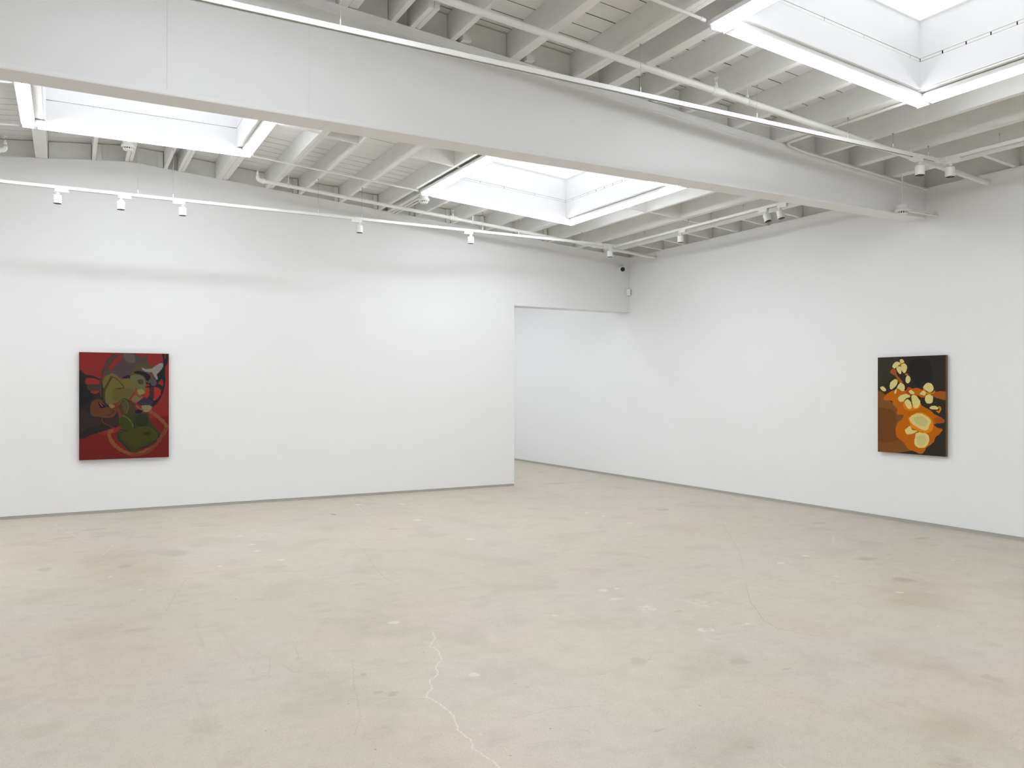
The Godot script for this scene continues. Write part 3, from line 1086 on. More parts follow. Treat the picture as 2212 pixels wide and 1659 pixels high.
# ---------------------------------------------------------------- paintings
func smooth_loop(pts: PackedVector2Array, closed: bool) -> PackedVector2Array:
	var out := PackedVector2Array()
	var n := pts.size()
	for k in (n if closed else n - 1):
		var a := pts[(k - 1 + n) % n] if closed or k > 0 else pts[0]
		var b := pts[k]
		var c := pts[(k + 1) % n]
		var d := pts[(k + 2) % n] if closed or k + 2 < n else pts[n - 1]
		for i in 6:
			out.append(b.cubic_interpolate(c, a, d, i / 6.0))
	if not closed: out.append(pts[n - 1])
	return out


func to_points(list: Array, im: Image) -> PackedVector2Array:
	var p := PackedVector2Array()
	for k in range(0, list.size(), 2):
		p.append(Vector2(list[k] / 1000.0 * im.get_width(), list[k + 1] / 1000.0 * im.get_height()))
	return p


func fill_poly(im: Image, p: PackedVector2Array, col: Color):
	var lo := im.get_height()
	var hi := 0
	for v in p:
		lo = mini(lo, int(v.y))
		hi = maxi(hi, int(v.y) + 1)
	for y in range(maxi(lo, 0), mini(hi, im.get_height())):
		var xs := PackedFloat32Array()
		var yc := y + 0.5
		for k in p.size():
			var a := p[k]
			var b := p[(k + 1) % p.size()]
			if (a.y <= yc) != (b.y <= yc):
				xs.append(a.x + (yc - a.y) / (b.y - a.y) * (b.x - a.x))
		xs.sort()
		for k in range(0, xs.size() - 1, 2):
			var x0 := int(round(xs[k]))
			var x1 := int(round(xs[k + 1]))
			if x1 > x0: im.fill_rect(Rect2i(x0, y, x1 - x0, 1).intersection(Rect2i(0, 0, im.get_width(), im.get_height())), col)


func blob(im: Image, col: String, list: Array):
	var p := smooth_loop(to_points(list, im), true)
	for k in p.size():
		p[k] += Vector2(fnoise.get_noise_2d(p[k].x * 0.9, p[k].y * 0.9), fnoise.get_noise_2d(p[k].y * 0.9 + 300.0, p[k].x * 0.9)) * 5.0
	fill_poly(im, p, Color(col))


func stroke(im: Image, col: String, list: Array, w: float):
	var p := smooth_loop(to_points(list, im), false)
	var r := w * 0.42 / 1000.0 * im.get_width()
	var left := PackedVector2Array()
	var right := PackedVector2Array()
	for k in p.size():
		var d := (p[mini(k + 1, p.size() - 1)] - p[maxi(k - 1, 0)]).normalized().orthogonal()
		var rr := r * (1.0 + fnoise.get_noise_2d(p[k].x * 0.5, p[k].y * 0.5) * 0.7)
		left.append(p[k] + d * rr)
		right.append(p[k] - d * rr)
	right.reverse()
	left.append_array(right)
	fill_poly(im, left, Color(col))


func brushwork(im: Image, amount: float, gain: float):
	# bristle marks: fine streaks that turn with a slow field, and a canvas tooth
	var n := FastNoiseLite.new()
	n.seed = 8
	n.frequency = 0.055
	n.fractal_octaves = 3
	for y in im.get_height():
		for x in im.get_width():
			var a := n.get_noise_2d(x * 0.3, y * 0.3) * 4.0
			var u := x * cos(a) + y * sin(a)
			var v := -x * sin(a) + y * cos(a)
			var k := gain * (1.0 + amount * (n.get_noise_2d(u * 1.0, v * 9.0) + 0.7 * n.get_noise_2d(x * 2.5, y * 2.5)))
			var c := im.get_pixel(x, y)
			im.set_pixel(x, y, Color(c.r * k, c.g * k, c.b * k))


func red_picture() -> Image:
	var im := Image.create(760, 990, false, Image.FORMAT_RGB8)
	im.fill(Color8(146, 52, 49))
	blob(im, "7c2b27", [-25, 733, 310, 768, 562, 687, 1065, 622, 1061, 1075, -28, 1040])
	blob(im, "36302e", [-4, 207, 71, 207, 172, 227, 234, 259, 263, 329, 270, 442, 412, 542, 428, 685, 327, 718, 226, 745, 142, 764, -9, 761])
	blob(im, "2a2c2e", [-5, 301, 79, 315, 145, 399, 136, 441, -7, 496])
	blob(im, "3e3232", [18, 539, 143, 582, 244, 639, 226, 681, 101, 700, 16, 734])
	blob(im, "963432", [67, 259, 96, 238, 171, 245, 226, 273, 221, 298, 146, 301, 75, 294])
	blob(im, "963432", [120, 364, 162, 354, 212, 354, 208, 375, 179, 385, 137, 378])
	blob(im, "4a3e38", [87, 305, 230, 301, 217, 350, 112, 357])
	stroke(im, "50423c", [387, 10, 315, 68, 264, 160, 234, 259, 229, 343, 237, 414], 26)
	stroke(im, "524640", [442, 10, 366, 60, 306, 139, 272, 202], 34)
	blob(im, "564a4a", [475, -1, 601, -3, 651, 32, 718, 35, 743, 20, 755, 85, 701, 114, 625, 143, 566, 208, 482, 230, 398, 237, 331, 216, 264, 209, 281, 171, 348, 167, 382, 138, 416, 95, 475, 66])
	blob(im, "685a54", [484, 9, 593, 8, 617, 79, 567, 94, 500, 66])
	blob(im, "2c2e32", [921, -4, 983, -5, 983, 82, 953, 148, 957, 272, 937, 359, 891, 446, 823, 507, 781, 496, 840, 453, 900, 388, 932, 301, 917, 243, 867, 286, 817, 290, 733, 301, 708, 287, 775, 258, 884, 185, 935, 97])
	stroke(im, "963432", [955, -4, 959, 50], 14)
	blob(im, "2e2e32", [716, 287, 800, 279, 900, 301, 933, 344, 891, 446, 815, 503, 731, 474, 647, 473, 715, 416])
	blob(im, "963432", [733, 294, 766, 294, 774, 312, 737, 315])
	blob(im, "ac3430", [732, 337, 774, 330, 778, 387, 757, 423, 719, 420])
	blob(im, "ac3430", [825, 330, 867, 326, 908, 359, 883, 417, 832, 453, 815, 431])
	blob(im, "ac3430", [919, 272, 934, 279, 927, 301])
	blob(im, "403736", [784, 330, 823, 330, 822, 431, 774, 416])
	blob(im, "423a42", [647, 466, 732, 423, 815, 463, 781, 496, 681, 495, 631, 480])
	blob(im, "5c5236", [625, 122, 701, 92, 785, 106, 826, 135, 776, 157, 817, 207, 842, 301, 783, 286, 733, 272, 650, 208, 557, 215, 591, 165])
	blob(im, "28262e", [599, 186, 650, 168, 725, 182, 775, 207, 783, 236, 750, 265, 708, 215, 641, 197])
	blob(im, "5c505a", [792, 243, 842, 250, 858, 301, 800, 308])
	blob(im, "968e88", [684, 139, 742, 150, 801, 146, 843, 120, 885, 98, 931, 96, 923, 141, 885, 178, 859, 200, 871, 243, 850, 250, 826, 214, 809, 185, 767, 178, 717, 171])
	stroke(im, "6e3c46", [784, 185, 817, 214, 850, 250], 8)
	blob(im, "302a34", [473, 226, 549, 208, 557, 237, 498, 244])
	blob(im, "70683a", [264, 245, 306, 209, 365, 195, 415, 216, 465, 251, 532, 237, 565, 251, 624, 265, 699, 287, 732, 330, 723, 387, 631, 394, 606, 365, 530, 444, 480, 429, 429, 464, 312, 485, 279, 449, 279, 372, 255, 315])
	blob(im, "686034", [363, 344, 481, 330, 598, 358, 530, 429, 430, 457, 363, 443])
	blob(im, "666c4c", [566, 215, 650, 208, 716, 243, 737, 308, 699, 337, 640, 308, 615, 279, 565, 251])
	blob(im, "564436", [641, 258, 683, 247, 708, 265, 699, 294, 657, 294])
	stroke(im, "54402a", [352, 223, 314, 287, 271, 358, 270, 456], 30)
	stroke(im, "54402a", [348, 223, 414, 251, 473, 308, 472, 333, 397, 337], 14)
	stroke(im, "864836", [623, 330, 614, 394, 564, 444], 22)
	blob(im, "8c8458", [636, 358, 674, 340, 715, 358, 707, 387, 665, 394])
	blob(im, "786e48", [589, 415, 648, 394, 698, 416, 631, 466, 580, 458])
	stroke(im, "7e4232", [631, 394, 665, 416, 707, 394], 18)
	blob(im, "50402c", [429, 472, 480, 429, 547, 444, 614, 494, 613, 587, 529, 615, 462, 586, 429, 543])
	blob(im, "545430", [463, 472, 513, 465, 534, 515, 512, 572, 479, 536])
	stroke(im, "68683e", [429, 493, 472, 443, 522, 465, 538, 515, 512, 572], 12)
	blob(im, "6a422e", [128, 469, 170, 442, 229, 435, 262, 470, 312, 513, 396, 493, 416, 542, 378, 599, 294, 612, 210, 604, 135, 589, 119, 525])
	blob(im, "3c1e26", [207, 463, 245, 477, 291, 506, 261, 520, 224, 512])
	stroke(im, "966e6e", [220, 470, 253, 506], 8)
	blob(im, "8a7a48", [316, 488, 362, 485, 387, 507, 345, 521])
	stroke(im, "402820", [379, 542, 345, 577, 303, 591], 10)
	stroke(im, "70482e", [428, 656, 445, 585, 421, 514], 20)
	stroke(im, "70422a", [244, 618, 260, 654, 335, 690, 427, 727], 14)
	blob(im, "42302c", [260, 626, 361, 613, 428, 599, 419, 677, 344, 683])
	blob(im, "2a2838", [613, 544, 697, 538, 688, 567, 638, 588])
	blob(im, "8c825c", [689, 502, 748, 495, 802, 510, 781, 553, 722, 560, 697, 538])
	stroke(im, "746844", [622, 502, 672, 531, 714, 545], 22)
	blob(im, "424426", [470, 589, 605, 580, 756, 568, 780, 647, 855, 713, 884, 765, 866, 829, 728, 891, 627, 939, 568, 937, 510, 878, 426, 827, 410, 769, 427, 741, 494, 728, 428, 678])
	blob(im, "363a24", [629, 602, 730, 582, 763, 661, 713, 696, 629, 688])
	blob(im, "444a22", [470, 596, 529, 615, 587, 694, 561, 730, 478, 721, 428, 670])
	stroke(im, "686a40", [470, 589, 537, 622, 579, 673, 591, 709], 12)
	stroke(im, "2e3638", [427, 720, 511, 736, 587, 730, 604, 673, 604, 602], 14)
	blob(im, "4c4a22", [477, 757, 612, 716, 738, 711, 846, 757, 846, 822, 728, 862, 610, 910, 527, 850, 452, 799])
	blob(im, "3c3820", [708, 754, 779, 755, 770, 784, 712, 783])
	stroke(im, "28383a", [414, 762, 435, 820, 510, 886, 560, 933], 16)
	stroke(im, "28383a", [660, 911, 761, 885, 871, 822, 884, 765], 18)
	stroke(im, "50563a", [620, 724, 696, 703, 788, 719, 854, 771], 10)
	stroke(im, "8e5438", [781, 553, 856, 598, 939, 664, 972, 715, 913, 801, 837, 887, 727, 934, 610, 967, 493, 935, 392, 876, 334, 803, 327, 747, 369, 730], 46)
	stroke(im, "78462e", [972, 715, 913, 801, 837, 887, 727, 956, 559, 972], 40)
	brushwork(im, 0.16, 0.88)
	return im


func flower_picture() -> Image:
	var im := Image.create(720, 953, false, Image.FORMAT_RGB8)
	im.fill(Color8(52, 48, 41))
	blob(im, "3c382e", [0, 0, 296, 1, 316, 117, 151, 261, 0, 364])
	blob(im, "2c2a28", [502, 49, 770, 56, 811, 266, 605, 307, 502, 192])
	blob(im, "7c4e28", [-24, 394, 121, 393, 172, 452, 296, 502, 347, 581, 440, 594, 378, 681, 326, 755, 367, 833, 460, 909, 501, 967, -24, 968])
	blob(im, "704423", [-24, 557, 223, 554, 285, 625, 275, 771, 316, 864, -24, 877])
	blob(im, "b8620e", [95, 423, 172, 371, 254, 349, 337, 335, 440, 350, 471, 314, 522, 328, 605, 325, 687, 350, 739, 406, 666, 421, 605, 399, 666, 498, 790, 546, 852, 587, 934, 614, 985, 640, 965, 668, 872, 677, 841, 692, 892, 719, 959, 731, 923, 773, 861, 817, 830, 867, 738, 919, 697, 970, 645, 990, 553, 969, 460, 945, 398, 883, 295, 829, 280, 749, 316, 683, 368, 653, 398, 602, 296, 596, 306, 545, 244, 502, 223, 459, 110, 452])
	blob(im, "a0541c", [842, 364, 1017, 364, 1017, 440, 914, 430, 826, 406])
	blob(im, "9e541c", [851, 622, 934, 614, 980, 640, 954, 669, 862, 671])
	blob(im, "a25620", [193, 159, 234, 123, 285, 139, 296, 182, 337, 219, 388, 263, 337, 270, 285, 211, 244, 182])
	blob(im, "b44a16", [440, 350, 471, 317, 512, 335, 491, 393, 450, 400])
	blob(im, "3e382c", [502, 393, 543, 392, 522, 457, 543, 499, 502, 464, 419, 436, 491, 421])
	blob(im, "da8014", [501, 614, 584, 577, 687, 576, 790, 623, 833, 692, 800, 756, 728, 775, 625, 761, 542, 735, 481, 754, 501, 707, 471, 636])
	blob(im, "d47a14", [399, 479, 460, 500, 594, 513, 658, 481, 625, 534, 501, 558, 414, 537])
	blob(im, "d47a14", [687, 329, 739, 364, 811, 371, 854, 347, 842, 375, 780, 392, 697, 371])
	blob(im, "ce761a", [867, 552, 913, 545, 898, 507, 934, 510, 939, 544, 908, 574])
	blob(im, "c86e18", [337, 67, 399, 54, 409, 76, 347, 96])
	blob(im, "c46428", [419, 184, 445, 172, 469, 185, 450, 199])
	blob(im, "d4c57e", [229, 94, 265, 58, 316, 52, 347, 71, 306, 103, 255, 120])
	blob(im, "d4c57e", [342, 35, 378, 26, 409, 51, 389, 61, 358, 68])
	blob(im, "d4c57e", [291, 124, 327, 100, 363, 111, 363, 175, 327, 170])
	blob(im, "d4c57e", [368, 82, 420, 73, 452, 113, 430, 163, 394, 168, 368, 126])
	blob(im, "d4c57e", [430, 220, 461, 195, 497, 214, 502, 250, 466, 278, 435, 263])
	blob(im, "d4c57e", [188, 313, 203, 262, 275, 232, 308, 248, 296, 291, 244, 327, 203, 337])
	blob(im, "d4c57e", [296, 328, 337, 277, 378, 274, 417, 306, 409, 350, 378, 358, 327, 335])
	blob(im, "d4c57e", [38, 319, 79, 308, 121, 327, 131, 349, 100, 360, 54, 342])
	blob(im, "d4c57e", [260, 364, 280, 335, 296, 335, 290, 371, 273, 386])
	blob(im, "d4c57e", [481, 353, 522, 348, 563, 378, 522, 389, 486, 371])
	blob(im, "d4c57e", [316, 429, 357, 400, 430, 385, 491, 400, 502, 414, 440, 429, 388, 465, 337, 462])
	blob(im, "d4c57e", [414, 472, 460, 439, 512, 471, 522, 507, 502, 539, 450, 522])
	blob(im, "d4c57e", [517, 407, 563, 396, 625, 435, 646, 470, 615, 520, 553, 528, 527, 471])
	blob(im, "d4c57e", [687, 315, 728, 280, 780, 274, 831, 308, 826, 350, 780, 368, 718, 343])
	blob(im, "d4c57e", [641, 378, 687, 353, 723, 371, 708, 399, 656, 392])
	blob(im, "d4c57e", [713, 434, 739, 392, 811, 396, 829, 427, 811, 472, 738, 476])
	blob(im, "d4c57e", [780, 518, 826, 500, 893, 514, 888, 538, 800, 535])
	blob(im, "d4c57e", [486, 636, 543, 599, 646, 582, 738, 610, 795, 651, 769, 708, 738, 749, 645, 739, 563, 706, 512, 678])
	blob(im, "d4c57e", [419, 760, 460, 730, 501, 714, 522, 749, 604, 761, 522, 792, 450, 798])
	blob(im, "d4c57e", [584, 783, 666, 774, 738, 786, 771, 820, 758, 883, 686, 928, 594, 921, 558, 877, 573, 819])
	blob(im, "c4b876", [543, 628, 666, 611, 748, 659, 707, 709, 604, 690])
	blob(im, "c8bc7a", [604, 818, 707, 808, 728, 870, 666, 908, 604, 882])
	stroke(im, "503c22", [502, 407, 512, 450, 522, 492], 14)
	stroke(im, "503c22", [419, 450, 471, 432, 502, 443], 12)
	brushwork(im, 0.16, 1.04)
	return im


func picture_material(key, im: Image):
	var m = mat(key, Color(1, 1, 1), 0.6)
	m.albedo_texture = ImageTexture.create_from_image(im)
	m.roughness = 0.8
	m.metallic_specular = 0.22
	return m


func make_paintings():
	picture_material("red_canvas", red_picture())
	picture_material("flower_canvas", flower_picture())
	mat("red_edge", Color8(92, 42, 38), 0.8)
	mat("flower_edge", Color8(112, 92, 68), 0.8)
	# on the back wall, facing the room
	var a = thing("painting", "red painting of olive green and grey shapes on the doorway wall", "painting", Vector3(0.608, 0.652, BACK_Z))
	painting(a, Vector3(-0.4925, 0, 0.044), Vector3(0.985, 0, 0), Vector3(0, 1.285, 0), Vector3(0, 0, 1), "red_canvas", "red_edge")
	# on the right wall
	var b = thing("painting", "dark painting of cream petals on orange hanging on the right wall", "painting", Vector3(WALL_X, 0.775, -5.712))
	painting(b, Vector3(-0.045, 0, -0.411), Vector3(0, 0, 0.822), Vector3(0, 1.087, 0), Vector3(-1, 0, 0), "flower_canvas", "flower_edge")


func painting(root, corner: Vector3, across: Vector3, up: Vector3, out: Vector3, m, edge):
	var st := begin()
	var f := 0.002
	var q := [corner, corner + across, corner + across + up, corner + up]
	var uv := [Vector2(0, 1), Vector2(1, 1), Vector2(1, 0), Vector2(0, 0)]
	var order := [0, 2, 1, 0, 3, 2] if (q[1] - q[0]).cross(q[2] - q[0]).dot(out) > 0 else [0, 1, 2, 0, 2, 3]
	for k in order:
		st.set_normal(out)
		st.set_uv(uv[k])
		st.add_vertex(q[k] + out * f)
	# the painted face turns over the edge of the stretcher
	for k in 4:
		var p: Vector3 = q[k]
		var r: Vector3 = q[(k + 1) % 4]
		var mid: Vector3 = ((p + r) / 2 - (q[0] + q[2]) / 2).normalized()
		st.set_uv(uv[k])
		quad(st, p + out * f, r + out * f, r, p, mid)
	commit(st, "canvas", m, root)
	st = begin()
	var back := -out * 0.034
	for k in 4:
		var p: Vector3 = q[k]
		var r: Vector3 = q[(k + 1) % 4]
		var mid: Vector3 = ((p + r) / 2 - (q[0] + q[2]) / 2).normalized()
		quad(st, p, r, r + back, p + back, mid)
	quad(st, q[0] + back, q[1] + back, q[2] + back, q[3] + back, -out)
	commit(st, "stretcher_edge", edge, root)
	st = begin()
	var c: Vector3 = (q[2] + q[3]) / 2 - up * 0.12 + back
	var n := across.normalized()
	for k in 1:
		var e := 0.08
		var pts := [c - n * e, c + n * e]
		tube(st, pts, 0.0045, 6)
	commit(st, "hanging_rail", "wire_grey", root)


# ---------------------------------------------------------------- lighting tracks
const TRACK_Y := 3.672


func rail(st, slot, a: Vector3, b: Vector3):
	# a channel open below, with a dark slot
	var w := 0.0175
	var hh := 0.0165
	var prof := [Vector2(-w, hh), Vector2(w, hh), Vector2(w, -hh), Vector2(0.009, -hh), Vector2(0.009, hh - 0.006), Vector2(-0.009, hh - 0.006), Vector2(-0.009, -hh), Vector2(-w, -hh)]
	var d := (b - a).normalized()
	var bs := Basis(Vector3.UP.cross(d), Vector3.UP, d)
	extrude(st, PackedVector2Array(prof), Transform3D(bs, a), a.distance_to(b))
	extrude(slot, PackedVector2Array([Vector2(-0.0088, -0.008), Vector2(0.0088, -0.008), Vector2(0.0088, 0.004), Vector2(-0.0088, 0.004)]), Transform3D(bs, a + d * 0.002), a.distance_to(b) - 0.004)


func track(label, corner: Vector3, left_x: float, z_end: float, wires: Array):
	var t = thing("lighting_track", label, "lighting track", Vector3(corner.x, TRACK_Y, corner.z))
	base = t.position
	var legs := [[Vector3(left_x, TRACK_Y, corner.z), Vector3(corner.x - 0.06, TRACK_Y, corner.z)], [Vector3(corner.x, TRACK_Y, corner.z + 0.06), Vector3(corner.x, TRACK_Y, z_end)]]
	for l in legs:
		var st := begin()
		var slot := begin()
		rail(st, slot, l[0], l[1])
		var r := commit(st, "rail", "metal_white", t)
		commit(slot, "conductor", "slot_dark", r)
	var cs := begin()
	box(cs, Vector3(corner.x - 0.075, TRACK_Y - 0.02, corner.z - 0.021), Vector3(corner.x + 0.021, TRACK_Y + 0.019, corner.z + 0.021), 0.003)
	box(cs, Vector3(corner.x - 0.021, TRACK_Y - 0.02, corner.z + 0.0205), Vector3(corner.x + 0.021, TRACK_Y + 0.019, corner.z + 0.075), 0.003)
	commit(cs, "corner_connector", "metal_white", t)
	for w in wires:
		var x: float = w[0]
		var z: float = w[1]
		var top: float = jy(x)
		var st := begin()
		tube(st, [Vector3(x, TRACK_Y + 0.05, z), Vector3(x, top - 0.01, z)], 0.0013, 6)
		var wire := commit(st, "hanger_wire", "wire_grey", t)
		st = begin()
		tube(st, [Vector3(x, TRACK_Y + 0.0165, z), Vector3(x, TRACK_Y + 0.06, z)], 0.0042, 8)
		commit(st, "gripper", "metal_white", wire)
		st = begin()
		lathe(st, [Vector2(0, -0.018), Vector2(0.005, -0.016), Vector2(0.0075, -0.006), Vector2(0.0075, 0)], Vector3(x, top, z), Vector3.UP, 10)
		commit(st, "ceiling_cap", "wire_grey", wire)
	base = Vector3.ZERO


func spotlight(label, at: Vector3, dir: Vector3, tilt := 0.0, tilt_axis := Vector3.RIGHT, group := "white track spotlights"):
	# dir: along the rail, from the lamp towards the far end of its adapter
	var t = thing("track_spotlight", label, "spotlight", at, group)
	var low := TRACK_Y - 0.0165 - at.y
	var st := begin()
	var n := dir.cross(Vector3.UP)
	var fr := Transform3D(Basis(dir, Vector3.UP, n * -1.0 if dir.cross(Vector3.UP).dot(n) < 0 else n), Vector3.ZERO)
	extrude(st, chamfered(-0.024, low - 0.034, 0.106, low + 0.001, 0.003), Transform3D(fr.basis, -fr.basis.z * 0.0175), 0.035)
	var ad := commit(st, "adapter", "metal_white", t)
	st = begin()
	var kn: Vector3 = -dir * 0.026 + Vector3(0, low - 0.012, 0)
	tube(st, [kn, kn - dir * 0.012], 0.006, 8)
	commit(st, "locking_knob", "metal_white", ad)
	st = begin()
	lathe(st, [Vector2(0, low - 0.034), Vector2(0.013, low - 0.034), Vector2(0.013, low - 0.043), Vector2(0.02, low - 0.044), Vector2(0.02, low - 0.056), Vector2(0.011, low - 0.057), Vector2(0.011, low - 0.075), Vector2(0, low - 0.075)], Vector3.ZERO, Vector3.UP, 16)
	commit(st, "stem", "metal_white", t)
	var head := Node3D.new()
	head.name = "head"
	t.add_child(head)
	head.position = Vector3(0, low - 0.066, 0)
	head.rotate(tilt_axis, tilt)
	st = begin()
	var down := Vector3.DOWN
	lathe(st, [Vector2(0, 0), Vector2(0.036, 0), Vector2(0.041, 0.004), Vector2(0.043, 0.010), Vector2(0.043, 0.066), Vector2(0.0418, 0.0665), Vector2(0.0418, 0.069), Vector2(0.043, 0.0695), Vector2(0.043, 0.092), Vector2(0.0405, 0.092), Vector2(0.039, 0.08)], Vector3.ZERO, down, 28)
	commit(st, "housing", "metal_white", head)
	st = begin()
	lathe(st, [Vector2(0.0395, 0.0915), Vector2(0.0395, 0.075), Vector2(0.026, 0.062), Vector2(0, 0.06)], Vector3.ZERO, down, 24)
	commit(st, "lens", "lens_dark", head)


func make_tracks():
	track("long white lighting track hung on wires in front of the doorway wall", Vector3(7.32, TRACK_Y, -9.97), -3.5, -5.9,
		[[0.69, -9.97], [1.057, -9.97], [2.735, -9.97], [3.301, -9.97], [5.027, -9.97], [5.602, -9.97], [6.68, -9.97], [7.32, -9.3], [7.32, -8.36], [7.32, -7.35], [-0.85, -9.97]])
	track("white lighting track hung on wires in front of the boxed girder", Vector3(7.28, TRACK_Y, -4.76), -2.0, 1.2,
		[[1.44, -4.76], [3.708, -4.76], [4.887, -4.76], [5.98, -4.76], [6.588, -4.76], [7.1, -4.76], [7.28, -4.2], [7.28, -3.0]])
	var R := Vector3.RIGHT
	var y := TRACK_Y
	spotlight("leftmost white spotlight on the track before the doorway wall", Vector3(-0.1, y, -9.97), R)
	spotlight("second white spotlight from the left, above the red painting's right edge", Vector3(0.516, y, -9.97), R)
	spotlight("third white spotlight from the left, beside a hanging wire, adapter reaching left", Vector3(1.157, y, -9.97), -R)
	spotlight("white spotlight alone in the middle of the doorway wall's track", Vector3(3.268, y, -9.97), -R)
	spotlight("white spotlight on the track just below the far skylight's left half", Vector3(4.846, y, -9.97), -R)
	spotlight("white spotlight at the corner where the far track turns along the right wall", Vector3(7.185, y, -9.97), -R)
	var F := Vector3.FORWARD
	spotlight("lone white spotlight on the far track's right leg, just past the far skylight", Vector3(7.32, y, -8.52), F * -1.0)
	spotlight("tilted white spotlight under the girder, left one of a close pair", Vector3(7.32, y, -6.98), F, 0.3, Vector3(-1, 0, 0.2).normalized())
	spotlight("tilted white spotlight under the girder, right one of a close pair", Vector3(7.32, y, -6.77), F * -1.0, 0.22, Vector3(-1, 0, 0.3).normalized())
	spotlight("near white spotlight at the end of the girder's track, left of its corner", Vector3(6.975, y, -4.76), -R)
	spotlight("near white spotlight just round the corner of the girder's track, toward right wall", Vector3(7.28, y, -4.66), F * -1.0)


# ---------------------------------------------------------------- pipes and conduits
func pipe_y(x: float, at_wall: float) -> float:
	return at_wall + 0.076 * (WALL_X - x) if x > RIDGE else at_wall + 0.076 * (WALL_X - RIDGE) - 0.09 * (RIDGE - x)


func coupling(parent, p: Vector3, q: Vector3, r: float):
	var st := begin()
	var d := (q - p).normalized()
	var l := p.distance_to(q)
	lathe(st, [Vector2(r * 0.98, 0), Vector2(r * 1.3, 0.001), Vector2(r * 1.34, 0.006), Vector2(r * 1.34, l - 0.006), Vector2(r * 1.3, l - 0.001), Vector2(r * 0.98, l)], p, d, 18)
	return commit(st, "coupling", "pipe_white", parent)


func sprinkler(parent, p: Vector3, r: float):
	var st := begin()
	lathe(st, [Vector2(0, 0), Vector2(r * 0.62, 0), Vector2(r * 0.62, 0.03), Vector2(r * 0.42, 0.033), Vector2(r * 0.42, 0.05), Vector2(0, 0.05)], p + Vector3(0, r * 0.8, 0), Vector3.UP, 12)
	for s in [-1, 1]:
		tube(st, [p + Vector3(0.012 * s, r * 0.8 + 0.045, 0), p + Vector3(0.014 * s, r * 0.8 + 0.065, 0), p + Vector3(0.004 * s, r * 0.8 + 0.085, 0)], 0.003, 6)
	var head := commit(st, "sprinkler_head", "pipe_white", parent)
	st = begin()
	lathe(st, [Vector2(0, 0), Vector2(0.019, 0), Vector2(0.019, 0.003), Vector2(0, 0.003)], p + Vector3(0, r * 0.8 + 0.086, 0), Vector3.UP, 12)
	commit(st, "deflector", "pipe_white", head)


func hanger(parent, p: Vector3, r: float):
	var st := begin()
	var ring := []
	for k in 17:
		var a := TAU * k / 16.0
		ring.append(p + Vector3(0, cos(a), sin(a)) * (r + 0.004))
	tube(st, ring, 0.005, 6, false)
	tube(st, [p + Vector3(0, r, 0), Vector3(p.x, maxf(jy(p.x) + 0.03, p.y + r + 0.05), p.z)], 0.006, 8)
	box(st, Vector3(p.x - 0.012, p.y + r, p.z - 0.008), Vector3(p.x + 0.012, p.y + r + 0.03, p.z + 0.008))
	commit(st, "hanger", "pipe_white", parent)


